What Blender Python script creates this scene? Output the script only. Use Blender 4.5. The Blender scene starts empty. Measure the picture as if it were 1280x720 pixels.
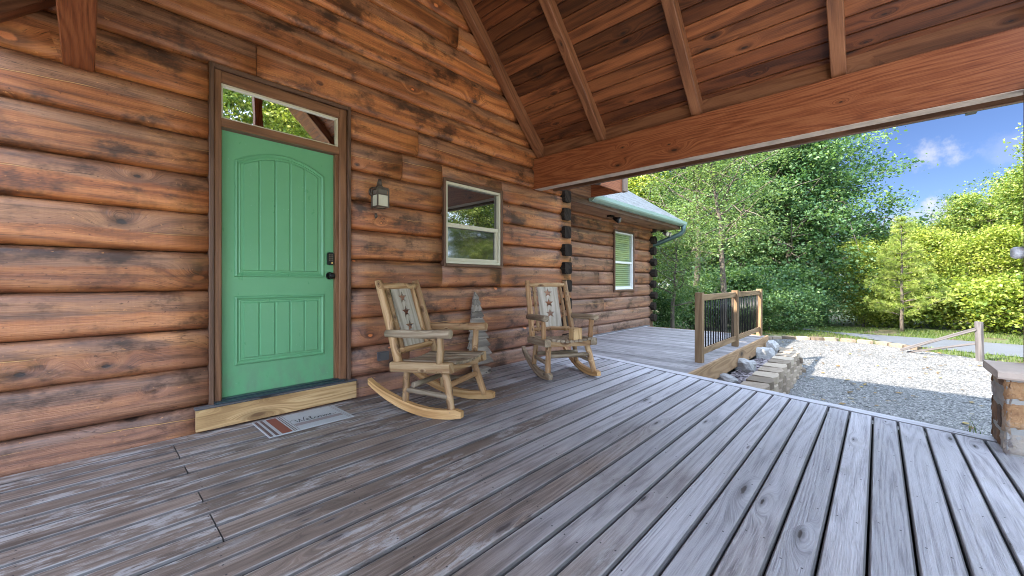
import bpy, bmesh, math, random
import numpy as np
from mathutils import Vector, Matrix, noise as mnoise

random.seed(7)
RNG = np.random.default_rng(11)
sc = bpy.context.scene
COL = sc.collection
R = math.radians

# ------------------------------------------------------------------ scene graph helpers
def tag(o, label=None, cat=None, group=None, kind=None):
    if label: o['label'] = label
    if cat: o['category'] = cat
    if group: o['group'] = group
    if kind: o['kind'] = kind
    return o

def empty(name, loc=(0, 0, 0), rz=0.0, label=None, cat=None, group=None):
    o = bpy.data.objects.new(name, None)
    COL.objects.link(o)
    o.empty_display_size = .2
    o.location = loc
    o.rotation_euler = (0, 0, rz)
    return tag(o, label, cat, group)

def kids(o):
    return [c for c in bpy.data.objects if c.parent == o]

def copy_tree(o, parent=None):
    c = o.copy()
    COL.objects.link(c)
    c.parent = parent
    for ch in kids(o):
        copy_tree(ch, c)
    return c

class MB:
    """collects shapes, builds ONE mesh object with length-wise UVs and a per-face random value"""
    def __init__(s):
        s.v = []; s.f = []; s.uv = []; s.r = []; s.sm = []
    def face(s, idx, uvs, rnd, smooth=False):
        s.f.append(tuple(idx)); s.uv.append(uvs); s.r.append(rnd); s.sm.append(smooth)
    def loft(s, rings, us, vs, rnd, closed=True, caps=True, smooth=False):
        n = len(rings[0]); base = len(s.v)
        for rg in rings:
            s.v.extend([tuple(p) for p in rg])
        m = n if closed else n - 1
        for i in range(len(rings) - 1):
            for j in range(m):
                k = (j + 1) % n
                a = base + i * n + j; b = base + i * n + k
                c = base + (i + 1) * n + k; d = base + (i + 1) * n + j
                s.face((a, d, c, b), ((us[i], vs[j]), (us[i + 1], vs[j]), (us[i + 1], vs[j + 1]), (us[i], vs[j + 1])), rnd, smooth)
        if caps and closed:
            for i, rev in ((0, False), (len(rings) - 1, True)):
                idx = [base + i * n + j for j in range(n)]
                c = Vector((0, 0, 0))
                for p in rings[i]: c += Vector(p)
                c /= n
                uv = []
                rr = [(Vector(p) - c) for p in rings[i]]
                ax = max(rr, key=lambda q: q.length).normalized() if max(q.length for q in rr) > 1e-9 else Vector((1, 0, 0))
                for q in rr:
                    w = q.dot(ax); uv.append((w + rnd, (q - ax * w).length * (1 if q.cross(ax).dot(Vector((.3, .5, .8))) > 0 else -1)))
                if rev: idx = idx[::-1]; uv = uv[::-1]
                s.face(idx, uv, rnd, False)
    def bar(s, p0, p1, w, t, wd=None, ch=.003, rnd=None, ends=None, u0=None):
        """chamfered plank from p0 to p1; w along wd, t across; ends = optional (fn0, fn1) moving ring points"""
        p0 = Vector(p0); p1 = Vector(p1); d = (p1 - p0); L = d.length; d = d / L
        if wd is None:
            wd = Vector((0, 0, 1)) if abs(d.z) < .9 else Vector((1, 0, 0))
        wd = Vector(wd); wd = (wd - d * wd.dot(d)).normalized(); td = d.cross(wd)
        if rnd is None: rnd = random.random()
        if u0 is None: u0 = random.random() * 20
        a, b = w / 2, t / 2
        c = min(ch, a * .8, b * .8)
        if c > 0:
            prof = [(-a, -b + c), (-a + c, -b), (a - c, -b), (a, -b + c), (a, b - c), (a - c, b), (-a + c, b), (-a, b - c)]
        else:
            prof = [(-a, -b), (a, -b), (a, b), (-a, b)]
        vs = [0.]
        for i in range(len(prof)):
            q0 = prof[i]; q1 = prof[(i + 1) % len(prof)]
            vs.append(vs[-1] + math.hypot(q1[0] - q0[0], q1[1] - q0[1]))
        # make v start so that wide face is contiguous
        rings = [[p0 + wd * x + td * y for x, y in prof], [p1 + wd * x + td * y for x, y in prof]]
        if ends:
            for k in (0, 1):
                if ends[k]: rings[k] = [Vector(ends[k](q)) for q in rings[k]]
        s.loft(rings, [u0, u0 + L], vs, rnd)
    def box(s, lo, hi, ch=.003, rnd=None, axis=None):
        lo = Vector(lo); hi = Vector(hi); d = hi - lo
        if axis is None: axis = max(range(3), key=lambda i: d[i])
        o = [i for i in range(3) if i != axis]
        c = (lo + hi) / 2
        p0 = c.copy(); p1 = c.copy(); p0[axis] = lo[axis]; p1[axis] = hi[axis]
        wd = Vector((0, 0, 0)); wd[o[0]] = 1
        s.bar(p0, p1, d[o[0]], d[o[1]], wd, ch, rnd)
    def tube(s, pts, rads, n=10, rnd=None, wob=0.0, smooth=True, sub=1, caps=True):
        pts = [Vector(p) for p in pts]
        if rnd is None: rnd = random.random()
        if sub > 1:
            np_, nr = [], []
            for i in range(len(pts) - 1):
                for k in range(sub):
                    t = k / sub
                    np_.append(pts[i].lerp(pts[i + 1], t)); nr.append(rads[i] * (1 - t) + rads[i + 1] * t)
            np_.append(pts[-1]); nr.append(rads[-1]); pts, rads = np_, nr
        rings = []; us = [random.random() * 9]
        ref = None
        for i, p in enumerate(pts):
            d = (pts[min(i + 1, len(pts) - 1)] - pts[max(i - 1, 0)]).normalized()
            if ref is None:
                ref = Vector((0, 0, 1)) if abs(d.z) < .9 else Vector((1, 0, 0))
            a = (ref - d * ref.dot(d)).normalized(); b = d.cross(a); ref = a
            ring = []
            for j in range(n):
                th = 2 * math.pi * j / n
                rr = rads[i]
                if wob: rr *= 1 + wob * (mnoise.noise(Vector((math.cos(th) * 1.3 + rnd * 31, math.sin(th) * 1.3, i * .9 + rnd * 57))))
                ring.append(p + (a * math.cos(th) + b * math.sin(th)) * rr)
            rings.append(ring)
            if i: us.append(us[-1] + (pts[i] - pts[i - 1]).length)
        rm = max(rads)
        s.loft(rings, us, [2 * math.pi * rm * j / n for j in range(n + 1)], rnd, smooth=smooth, caps=caps)
    def prism(s, poly, axis_dir, depth, rnd=None):
        """poly: list of 3D points in a plane, extruded by depth along axis_dir"""
        if rnd is None: rnd = random.random()
        e = Vector(axis_dir) * depth
        a = [Vector(p) for p in poly]; b = [p + e for p in a]
        vs = [0.]
        for i in range(len(a)): vs.append(vs[-1] + (a[(i + 1) % len(a)] - a[i]).length)
        s.loft([a, b], [0, depth], vs, rnd)
    def build(s, name, mat, parent=None, loc=None):
        me = bpy.data.meshes.new(name)
        me.from_pydata(s.v, [], s.f)
        uvl = me.uv_layers.new(name='UVMap')
        flat = [c for f in s.uv for p in f for c in p]
        uvl.data.foreach_set('uv', flat)
        at = me.attributes.new('rnd', 'FLOAT', 'FACE'); at.data.foreach_set('value', s.r)
        me.polygons.foreach_set('use_smooth', s.sm)
        me.materials.append(mat)
        bm = bmesh.new(); bm.from_mesh(me); bmesh.ops.recalc_face_normals(bm, faces=bm.faces); bm.to_mesh(me); bm.free()
        me.update()
        o = bpy.data.objects.new(name, me); COL.objects.link(o)
        if parent: o.parent = parent
        if loc: o.location = loc
        return o

# ------------------------------------------------------------------ node helpers
class NT:
    def __init__(s, nt): s.nt = nt; s.x = 0
    def n(s, typ, **kw):
        nd = s.nt.nodes.new(typ); s.x += 40; nd.location = (s.x, 0)
        for k, v in kw.items(): setattr(nd, k, v)
        return nd
    def l(s, a, b): s.nt.links.new(a, b)
    def setin(s, sock, v):
        if isinstance(v, bpy.types.NodeSocket): s.l(v, sock)
        else:
            if hasattr(sock, 'default_value') and isinstance(v, (tuple, list)) and len(v) == 3 and sock.type == 'RGBA': v = (*v, 1)
            sock.default_value = v
    def m(s, op, a, b=None, c=None, clamp=False):
        nd = s.n('ShaderNodeMath', operation=op); nd.use_clamp = clamp
        s.setin(nd.inputs[0], a)
        if b is not None: s.setin(nd.inputs[1], b)
        if c is not None: s.setin(nd.inputs[2], c)
        return nd.outputs[0]
    def xyz(s, x, y, z):
        nd = s.n('ShaderNodeCombineXYZ')
        for i, v in enumerate((x, y, z)): s.setin(nd.inputs[i], v)
        return nd.outputs[0]
    def noise(s, vec, scale=1., detail=2., rough=.5, dist=0.):
        nd = s.n('ShaderNodeTexNoise'); s.l(vec, nd.inputs['Vector'])
        nd.inputs['Scale'].default_value = scale; nd.inputs['Detail'].default_value = detail
        nd.inputs['Roughness'].default_value = rough; nd.inputs['Distortion'].default_value = dist
        return nd.outputs['Fac']
    def vor(s, vec, scale=1., feature='F1', rand=1.):
        nd = s.n('ShaderNodeTexVoronoi', feature=feature); s.l(vec, nd.inputs['Vector'])
        nd.inputs['Scale'].default_value = scale; nd.inputs['Randomness'].default_value = rand
        return nd
    def mapr(s, v, a, b, c=0., d=1., smooth=True):
        nd = s.n('ShaderNodeMapRange'); nd.interpolation_type = 'SMOOTHSTEP' if smooth else 'LINEAR'
        s.setin(nd.inputs[0], v)
        for i, q in enumerate((a, b, c, d)): s.setin(nd.inputs[1 + i], q)
        return nd.outputs[0]
    def mix(s, f, a, b, blend='MIX'):
        nd = s.n('ShaderNodeMix', data_type='RGBA', blend_type=blend)
        s.setin(nd.inputs[0], f); s.setin(nd.inputs[6], a); s.setin(nd.inputs[7], b)
        return nd.outputs[2]
    def ramp(s, f, stops):
        nd = s.n('ShaderNodeValToRGB'); s.setin(nd.inputs[0], f)
        el = nd.color_ramp.elements
        while len(el) < len(stops): el.new(.5)
        for e, (p, c) in zip(el, stops): e.position = p; e.color = (*c, 1)
        return nd.outputs[0]
    def bump(s, h, strength=.3, dist=.01):
        nd = s.n('ShaderNodeBump'); nd.inputs['Strength'].default_value = strength; nd.inputs['Distance'].default_value = dist
        s.l(h, nd.inputs['Height']); return nd.outputs[0]

def new_mat(name):
    m = bpy.data.materials.new(name); m.use_nodes = True
    t = NT(m.node_tree)
    b = m.node_tree.nodes['Principled BSDF']
    return m, t, b

def plain(name, col, rough=.5, metal=0., var=.12, scale=6., bump=0., ior=1.45):
    m, t, b = new_mat(name)
    tc = t.n('ShaderNodeTexCoord').outputs['Object']
    f = t.noise(tc, scale, 4, .6)
    c = t.mix(f, tuple(x * (1 - var) for x in col), tuple(min(1, x * (1 + var)) for x in col))
    t.l(c, b.inputs['Base Color']); b.inputs['Roughness'].default_value = rough; b.inputs['Metallic'].default_value = metal
    b.inputs['IOR'].default_value = ior
    if bump: t.l(t.bump(t.noise(tc, scale * 8, 3), bump, .005), b.inputs['Normal'])
    return m

def wood(name, dark, mid, light, rough=.55, knots=.5, knot_col=(.02, .012, .01), ku=1.4, kv=3.5, ring=9., rowvar=.45, fiber=.5,
         cracks=None, grey=None, bumps=.25, screws=False, deck=False, hue=None, kr=.12, spec=.4):
    m, t, b = new_mat(name)
    uvn = t.n('ShaderNodeUVMap'); sp = t.n('ShaderNodeSeparateXYZ'); t.l(uvn.outputs[0], sp.inputs[0])
    u, v = sp.outputs[0], sp.outputs[1]
    at = t.n('ShaderNodeAttribute', attribute_name='rnd'); rnd = at.outputs['Fac']
    U = t.m('ADD', u, t.m('MULTIPLY', rnd, 137.)); V = t.m('ADD', v, t.m('MULTIPLY', rnd, 71.))
    Z = t.m('MULTIPLY', rnd, 50.)
    # knots
    kn = t.vor(t.xyz(t.m('MULTIPLY', U, ku), t.m('MULTIPLY', V, kv), 0.), 1.); kn.voronoi_dimensions = '2D'
    d = kn.outputs['Distance']
    sepc = t.n('ShaderNodeSeparateColor'); t.l(kn.outputs['Color'], sepc.inputs[0])
    has = t.mapr(sepc.outputs[0], 1 - knots, 1 - knots + .02)
    size = t.m('MULTIPLY_ADD', t.m('POWER', sepc.outputs[1], 2.), 1.0, .35)
    dd = t.m('DIVIDE', d, size)
    wobd = t.m('ADD', dd, t.m('MULTIPLY', t.m('SUBTRACT', t.noise(t.xyz(t.m('MULTIPLY', U, 30.), t.m('MULTIPLY', V, 40.), Z), 1., 3), .5), .05))
    knot = t.m('MULTIPLY', t.mapr(wobd, kr * .55, kr, 1., 0.), has)
    halo = t.m('MULTIPLY', t.mapr(wobd, kr, kr * 2.6, 1., 0.), has)
    bulge = t.m('MULTIPLY', t.m('POWER', t.mapr(dd, 0., .55, 1., 0.), 1.5), has)
    # cathedral growth rings, bent round the knots
    Vb = t.m('ADD', t.m('MULTIPLY', V, 6.), t.m('MULTIPLY', bulge, .5 if screws else .8))
    rn = t.noise(t.xyz(t.m('MULTIPLY', U, .28 if deck or screws else .5), Vb, Z), 1., 1, .4)
    rg = t.m('PINGPONG', t.m('MULTIPLY', rn, ring), .5)
    rg = t.mapr(rg, .02, .42, 0., 1.)
    fb = t.mapr(t.noise(t.xyz(t.m('MULTIPLY', U, 5.), t.m('MULTIPLY', Vb, 28.), Z), 1., 4, .65), .30, .70, 0., 1., False)
    bl = t.noise(t.xyz(t.m('MULTIPLY', U, 1.3), t.m('MULTIPLY', V, 7.), Z), 1., 4, .6)
    f = t.m('ADD', t.m('MULTIPLY', rg, .20 if screws else .28), t.m('ADD', t.m('MULTIPLY', fb, fiber * .7), t.m('MULTIPLY', bl, .5)))
    f = t.mapr(f, .18, .98, 0., 1., False)
    col = t.ramp(f, [(0., dark), (.45, mid), (1., light)])
    br = t.m('MULTIPLY_ADD', t.m('FRACT', t.m('MULTIPLY', rnd, 7.31)), rowvar, 1 - rowvar * .55)
    cc = t.n('ShaderNodeCombineColor')
    for i in range(3): t.l(br, cc.inputs[i])
    col = t.mix(1., col, cc.outputs[0], 'MULTIPLY')
    if hue:
        col = t.mix(t.mapr(t.m('FRACT', t.m('MULTIPLY', rnd, 3.77)), .35, .9, 0., .75), col, t.mix(1., col, hue, 'MULTIPLY'))
    tc = t.n('ShaderNodeTexCoord').outputs['Object']
    so = t.n('ShaderNodeSeparateXYZ'); t.l(tc, so.inputs[0])
    if deck:
        # walked-on, sun-bleached end versus sheltered brown boards beside the wall, with pale flaking patches
        w = t.m('ADD', t.m('MULTIPLY', so.outputs[0], .17), t.m('MULTIPLY', so.outputs[1], -.16))
        w = t.m('ADD', w, t.m('MULTIPLY', t.m('SUBTRACT', t.noise(tc, .8, 3), .5), .7))
        w = t.m('ADD', w, t.m('MULTIPLY', t.m('SUBTRACT', t.m('FRACT', t.m('MULTIPLY', rnd, 5.3)), .5), .25))
        wf = t.mapr(w, .50, 1.0, 0., 1.)
        brown = t.ramp(f, [(0., deck[0]), (.5, deck[1]), (1., deck[2])])
        brown = t.mix(1., brown, cc.outputs[0], 'MULTIPLY')
        col = t.mix(wf, brown, col)
        fl = t.noise(t.xyz(t.m('MULTIPLY', U, 5.5), t.m('MULTIPLY', V, 22.), Z), 1., 6, .75)
        big = t.noise(t.xyz(t.m('MULTIPLY', U, .9), t.m('MULTIPLY', V, 3.), Z), 1., 2)
        flk = t.m('MULTIPLY', t.mapr(fl, .48, .60), t.mapr(big, .42, .56))
        col = t.mix(t.m('MULTIPLY', flk, t.m('MULTIPLY_ADD', wf, -.3, .68)), col, (.45, .42, .415))
        bs = t.noise(t.xyz(t.m('MULTIPLY', U, 1.6), t.m('MULTIPLY', V, 9.), t.m('ADD', Z, 3.)), 1., 5, .65)
        col = t.mix(t.m('MULTIPLY', t.mapr(bs, .52, .68, 0., .6), t.m('SUBTRACT', 1., wf)), col, (.085, .062, .052))
    if grey:
        gcol, z0, z1 = grey
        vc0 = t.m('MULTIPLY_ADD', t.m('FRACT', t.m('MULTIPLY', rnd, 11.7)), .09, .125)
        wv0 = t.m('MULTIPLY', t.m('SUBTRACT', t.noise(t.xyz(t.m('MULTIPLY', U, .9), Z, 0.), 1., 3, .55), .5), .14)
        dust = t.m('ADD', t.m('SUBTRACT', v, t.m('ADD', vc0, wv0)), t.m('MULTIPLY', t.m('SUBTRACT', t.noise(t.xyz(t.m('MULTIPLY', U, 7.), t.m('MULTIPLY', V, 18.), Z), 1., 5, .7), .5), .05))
        upper_col = t.mix(f, (.10, .064, .042), (.32, .22, .155))
        col = t.mix(t.mapr(dust, -.010, .014, 0., .46), col, upper_col)  # duller grey-brown tone on the upper part of each log
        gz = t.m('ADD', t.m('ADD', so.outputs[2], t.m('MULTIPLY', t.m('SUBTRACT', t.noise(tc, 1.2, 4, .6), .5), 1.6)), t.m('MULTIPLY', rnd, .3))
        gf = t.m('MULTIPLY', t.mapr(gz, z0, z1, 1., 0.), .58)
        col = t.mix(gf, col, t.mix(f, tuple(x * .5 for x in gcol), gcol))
        st = t.noise(t.xyz(t.m('MULTIPLY', U, 2.2), t.m('MULTIPLY', V, 3.2), Z), 1., 5, .68)
        col = t.mix(t.mapr(st, .50, .66, 0., .85), col, tuple(x * .4 for x in dark))
        # faded blotches
        st2 = t.noise(t.xyz(t.m('MULTIPLY', U, 1.1), t.m('MULTIPLY', V, 4.), t.m('ADD', Z, 9.)), 1., 5, .65)
        col = t.mix(t.mapr(st2, .54, .72, 0., .4), col, tuple(min(1, x * 1.35) for x in light))
        # fine dark drying checks and specks
        ck = t.noise(t.xyz(t.m('MULTIPLY', U, 3.), t.m('MULTIPLY', Vb, 9.), t.m('ADD', Z, 4.)), 1., 3, .5)
        ckl = t.m('ABSOLUTE', t.m('SUBTRACT', ck, .5))
        col = t.mix(t.m('MULTIPLY', t.mapr(ckl, .004, .014, .75, 0.), t.mapr(bl, .45, .6)), col, tuple(x * .5 for x in dark))
        spk = t.noise(t.xyz(t.m('MULTIPLY', U, 24.), t.m('MULTIPLY', V, 40.), Z), 1., 3, .6)
        col = t.mix(t.mapr(spk, .66, .74, 0., .7), col, tuple(x * .5 for x in dark))
        col = t.mix(t.mapr(spk, .34, .26, 0., .35), col, tuple(min(1, x * 1.4) for x in light))
        # saw marks across the log
        sw = t.noise(t.xyz(t.m('MULTIPLY', U, 60.), t.m('MULTIPLY', V, 2.), Z), 1., 2)
        col = t.mix(t.mapr(sw, .35, .7, 0., .08), col, dark)
        lst = t.noise(t.xyz(t.m('MULTIPLY', U, .7), t.m('MULTIPLY', V, 11.), t.m('ADD', Z, 21.)), 1., 5, .62)
        col = t.mix(t.mapr(lst, .54, .66, 0., .5), col, tuple(x * .6 for x in dark))
    kc = t.mix(t.mapr(sepc.outputs[2], .55, .8), knot_col, tuple(min(1, x * 1.9) for x in mid)) if grey else knot_col
    col = t.mix(t.m('MULTIPLY', halo, .5), col, tuple(x * .5 for x in dark))
    col = t.mix(t.m('MULTIPLY', knot, .85), col, kc)
    crk = None
    if cracks:
        vc = t.m('MULTIPLY_ADD', t.m('FRACT', t.m('MULTIPLY', rnd, 11.7)), .09, .125)
        wv = t.m('MULTIPLY', t.m('SUBTRACT', t.noise(t.xyz(t.m('MULTIPLY', U, .9), Z, 0.), 1., 3, .55), .5), .14)
        dv = t.m('ABSOLUTE', t.m('SUBTRACT', v, t.m('ADD', vc, wv)))
        on = t.m('MULTIPLY', t.mapr(t.noise(t.xyz(t.m('MULTIPLY', U, 1.1), Z, 7.), 1., 3), .48, .56), t.mapr(t.m('FRACT', t.m('MULTIPLY', rnd, 17.3)), .38, .40))
        crk = t.m('MULTIPLY', t.mapr(dv, .0012, .0040, 1., 0.), on)
        drk = t.m('MULTIPLY', t.mapr(dv, .003, .010, 1., 0.), on)
        col = t.mix(t.m('MULTIPLY', drk, .45), col, tuple(x * .3 for x in dark))
        col = t.mix(t.m('MULTIPLY', crk, .9), col, cracks)
    if screws:
        ev = t.m('ABSOLUTE', t.m('SUBTRACT', v, .2375))
        en = t.noise(t.xyz(t.m('MULTIPLY', U, 4.), Z, 0.), 1., 4, .6)
        # pale arrises, and darker board edges to define the gaps
        col = t.mix(t.m('MULTIPLY', t.mapr(ev, .054, .059), t.m('MULTIPLY', t.mapr(en, .35, .6), .5)), col, (.50, .475, .48))
        col = t.mix(t.mapr(ev, .0615, .067, 0., .75), col, (.03, .026, .026))
        um = t.m('SUBTRACT', t.m('PINGPONG', u, .3), 0.)
        vm = t.m('SUBTRACT', ev, .036)
        ds = t.m('SQRT', t.m('ADD', t.m('MULTIPLY', um, um), t.m('MULTIPLY', vm, vm)))
        col = t.mix(t.mapr(ds, .003, .0055, .85, 0.), col, (.015, .015, .018))
    t.l(col, b.inputs['Base Color'])
    t.l(t.mapr(fb, 0., 1., rough - .1, rough + .15, False), b.inputs['Roughness'])
    b.inputs['Specular IOR Level'].default_value = spec
    h = t.m('ADD', t.m('MULTIPLY', fb, .7), t.m('MULTIPLY', rg, .3))
    h = t.m('SUBTRACT', h, t.m('MULTIPLY', knot, .4))
    if crk is not None: h = t.m('SUBTRACT', h, crk)
    t.l(t.bump(h, bumps, .006), b.inputs['Normal'])
    return m

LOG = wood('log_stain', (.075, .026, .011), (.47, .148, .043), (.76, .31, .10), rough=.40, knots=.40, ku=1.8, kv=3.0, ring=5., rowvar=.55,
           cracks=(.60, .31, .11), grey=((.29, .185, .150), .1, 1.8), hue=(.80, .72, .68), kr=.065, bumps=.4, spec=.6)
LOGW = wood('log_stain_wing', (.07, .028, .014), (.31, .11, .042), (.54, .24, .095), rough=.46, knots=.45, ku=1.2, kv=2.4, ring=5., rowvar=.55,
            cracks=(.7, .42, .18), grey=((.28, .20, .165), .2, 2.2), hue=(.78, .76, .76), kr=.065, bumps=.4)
ENDGRAIN = wood('log_end_grain', (.010, .008, .007), (.026, .020, .016), (.07, .05, .038), rough=.9, knots=.1, rowvar=.4, spec=.1)
BEAM = wood('beam_stain', (.09, .025, .010), (.23, .062, .022), (.37, .125, .048), rough=.42, knots=.3, ring=12., rowvar=.1, fiber=.9, kr=.06, bumps=.18, hue=(.92, .85, .85))
RAFT = wood('rafter_stain', (.09, .034, .016), (.215, .082, .036), (.36, .155, .07), rough=.46, knots=.4, ring=6., rowvar=.2, kr=.065, bumps=.25)
CEIL = wood('ceiling_boards_stain', (.035, .013, .007), (.18, .060, .023), (.36, .128, .046), rough=.38, knots=.42, ku=1.5, kv=4.6, ring=6., rowvar=1.05, kr=.085,
            bumps=.2, hue=(.60, .52, .50))
TRIM = wood('dark_trim_stain', (.06, .03, .017), (.125, .062, .036), (.21, .11, .065), rough=.5, knots=.15, rowvar=.3)
CASING = wood('door_casing_stain', (.10, .042, .02), (.20, .085, .038), (.31, .145, .07), rough=.42, knots=.05, rowvar=.25)
DECK = wood('deck_boards_weathered', (.22, .205, .225), (.47, .45, .48), (.63, .615, .65), rough=.6, knots=.38, ku=1.2, kv=6.0, ring=13., rowvar=.36, kr=.065,
            knot_col=(.055, .042, .040), screws=True, deck=((.085, .062, .052), (.215, .155, .125), (.40, .335, .295)), bumps=.45, spec=.3)
DECK2 = wood('side_deck_weathered', (.12, .105, .105), (.25, .228, .23), (.40, .375, .38), rough=.62, knots=.4, ku=1.3, kv=6.0, ring=15., rowvar=.4, kr=.065,
            knot_col=(.045, .036, .036), bumps=.4, spec=.3)
DECKF = wood('deck_fascia_wood', (.14, .075, .035), (.26, .155, .08), (.38, .25, .14), rough=.65, knots=.3, rowvar=.2)
PINE = wood('raw_pine_board', (.26, .135, .05), (.50, .30, .13), (.72, .49, .25), rough=.55, knots=.4, ku=1.5, kv=5, ring=12., rowvar=.1, knot_col=(.14, .07, .03), kr=.1)
RAIL = wood('railing_wood', (.095, .052, .024), (.20, .12, .06), (.32, .215, .12), rough=.65, knots=.25, rowvar=.3, ring=7.)
CHAIRLOG = wood('peeled_log_wood', (.15, .07, .03), (.40, .225, .10), (.60, .42, .235), rough=.55, knots=.6, ku=5, kv=9, ring=6., rowvar=.4,
                knot_col=(.10, .042, .018), bumps=.35, hue=(.9, .8, .74))
CHAIRGREY = wood('greyed_chair_wood', (.13, .085, .050), (.28, .20, .125), (.46, .36, .25), rough=.6, knots=.4, ku=4, kv=9, ring=7., rowvar=.5, bumps=.35, knot_col=(.09, .05, .03))
CHAIRPANEL = wood('pale_panel_wood', (.20, .16, .125), (.44, .37, .29), (.64, .57, .47), rough=.6, knots=.4, ku=3, kv=4, ring=7., rowvar=.1, knot_col=(.25, .18, .13))
ROCKER = wood('rocker_wood', (.22, .10, .032), (.45, .235, .085), (.64, .40, .18), rough=.45, knots=.1, ring=7., rowvar=.2)
GREYSLAT = wood('grey_slat_wood', (.10, .078, .062), (.25, .205, .165), (.42, .36, .30), rough=.75, knots=.35, ku=4, kv=8, rowvar=.7, ring=8.)
FENCEWOOD = wood('grey_fence_wood', (.045, .04, .04), (.10, .09, .09), (.17, .155, .155), rough=.8, knots=.2, rowvar=.3)
SOFFIT = wood('soffit_boards', (.13, .065, .035), (.26, .135, .075), (.40, .23, .135), rough=.5, knots=.3, rowvar=.3)
GREEN = None
def door_green():
    m, t, b = new_mat('door_green_paint')
    tc = t.n('ShaderNodeTexCoord').outputs['Object']
    f = t.noise(tc, 2.2, 5, .6); s = t.n('ShaderNodeSeparateXYZ'); t.l(tc, s.inputs[0])
    c = t.mix(f, (.112, .320, .148), (.148, .390, .186))
    sm = t.noise(t.xyz(t.m('MULTIPLY', s.outputs[0], 3.), 0., t.m('MULTIPLY', s.outputs[2], 2.)), 3., 6, .7)
    c = t.mix(t.mapr(sm, .56, .8, 0., .35), c, (.20, .42, .26))
    sp_ = t.noise(tc, 60., 2); c = t.mix(t.mapr(sp_, .72, .76, 0., .4), c, (.3, .5, .38))
    dn = t.noise(t.xyz(t.m('MULTIPLY', s.outputs[0], 6.), 0., t.m('MULTIPLY', s.outputs[2], 2.5)), 1.5, 6, .7)
    dirt = t.m('MULTIPLY', t.mapr(t.m('ADD', s.outputs[2], t.m('MULTIPLY', dn, .5)), .95, .45), t.mapr(dn, .4, .7, 0., .6))
    c = t.mix(dirt, c, (.16, .20, .14))
    sc_ = t.noise(t.xyz(t.m('MULTIPLY', s.outputs[0], 40.), 0., t.m('MULTIPLY', s.outputs[2], 9.)), 1.5, 3, .6)
    c = t.mix(t.mapr(sc_, .70, .76, 0., .35), c, (.36, .55, .42))
    t.l(c, b.inputs['Base Color']); t.l(t.mapr(dn, .3, .7, .26, .5), b.inputs['Roughness'])
    t.l(t.bump(t.noise(tc, 90., 3), .06, .002), b.inputs['Normal'])
    return m
GREEN = door_green()
BLACK = plain('black_metal', (.016, .015, .015), .35, .6)
DARKIRON = plain('bronze_iron', (.115, .088, .066), .45, .5, .4, 30)
DARKGUT = plain('dark_gutter_metal', (.035, .03, .03), .4, .2)
GREENMETAL = plain('green_gutter_metal', (.30, .41, .345), .35, .1, .08)
DOWNSP = plain('green_downspout_metal', (.075, .125, .11), .3, .2, .08)
CREAM = plain('cream_vinyl', (.62, .57, .42), .35, 0, .05)
WHITE = plain('white_vinyl', (.75, .75, .72), .35, 0, .05)
BLINDS = plain('pale_green_blind', (.30, .42, .26), .6, 0, .1)
THRESH = plain('threshold_metal', (.05, .075, .09), .35, .5, .4, 12)
LAMPGLASS = plain('lantern_cream_glass', (.60, .56, .42), .15, 0, .1, 20)
PLASTIC = plain('white_plastic', (.7, .7, .72), .4, 0, .03)
GREYPLATE = plain('grey_metal_plate', (.16, .15, .15), .4, .5, .2)
CHALK = plain('pale_end_wood', (.24, .17, .13), .7, 0, .15, 20)
MORTAR = plain('pale_mortar', (.34, .32, .29), .9, 0, .25, 14, .5)

def glass(name, tint, rough=.015, ior=2.4, screen=0.):
    m, t, b = new_mat(name)
    tc = t.n('ShaderNodeTexCoord').outputs['Object']
    b.inputs['Base Color'].default_value = (*tint, 1); b.inputs['IOR'].default_value = ior; b.inputs['Roughness'].default_value = rough
    b.inputs['Specular IOR Level'].default_value = .5
    t.l(t.bump(t.noise(tc, 2.6, 2), .035, .02), b.inputs['Normal'])
    return m
GLASS = glass('window_glass', (.012, .014, .012), ior=2.9)
GLASS_T = glass('transom_glass', (.02, .016, .01), ior=12.)
GLASS_S = glass('screened_glass', (.020, .020, .018), rough=.05, ior=2.3)

def stone_mat(name, stops, scale=1., bump=.5, rough=.85, attr=True):
    m, t, b = new_mat(name)
    tc = t.n('ShaderNodeTexCoord').outputs['Object']
    rnd = t.n('ShaderNodeAttribute', attribute_name='rnd').outputs['Fac']
    n1 = t.noise(tc, 5 * scale, 6, .65, .3); n2 = t.noise(tc, 38 * scale, 4, .6)
    f = t.m('ADD', t.m('MULTIPLY', n1, .55), t.m('MULTIPLY', n2, .25))
    f = t.m('ADD', f, t.m('MULTIPLY', t.m('SUBTRACT', rnd, .5), .75))
    c = t.ramp(t.m('ADD', f, .1), stops)
    t.l(c, b.inputs['Base Color']); b.inputs['Roughness'].default_value = rough
    t.l(t.bump(t.m('ADD', n1, t.m('MULTIPLY', n2, .5)), bump, .02), b.inputs['Normal'])
    return m
PIERSTONE = stone_mat('rust_field_stone', [(.1, (.10, .065, .045)), (.35, (.25, .12, .055)), (.5, (.40, .22, .10)), (.7, (.44, .36, .28)), (.9, (.30, .27, .26))], 1.3, .9)
CAPSTONE = stone_mat('pier_cap_stone', [(.2, (.44, .33, .26)), (.6, (.58, .46, .38)), (.9, (.68, .57, .49))], 1., .3)
BLOCK = stone_mat('tan_block', [(.2, (.13, .095, .065)), (.5, (.26, .20, .145)), (.9, (.37, .30, .225))], 1.6, .6)
ROCKM = stone_mat('grey_boulder', [(.2, (.18, .17, .17)), (.5, (.32, .31, .30)), (.9, (.46, .45, .43))], 1.2, .8)
CHIP = stone_mat('slate_chip', [(.15, (.06, .05, .055)), (.5, (.15, .12, .125)), (.9, (.30, .26, .26))], 3., .5)
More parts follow.
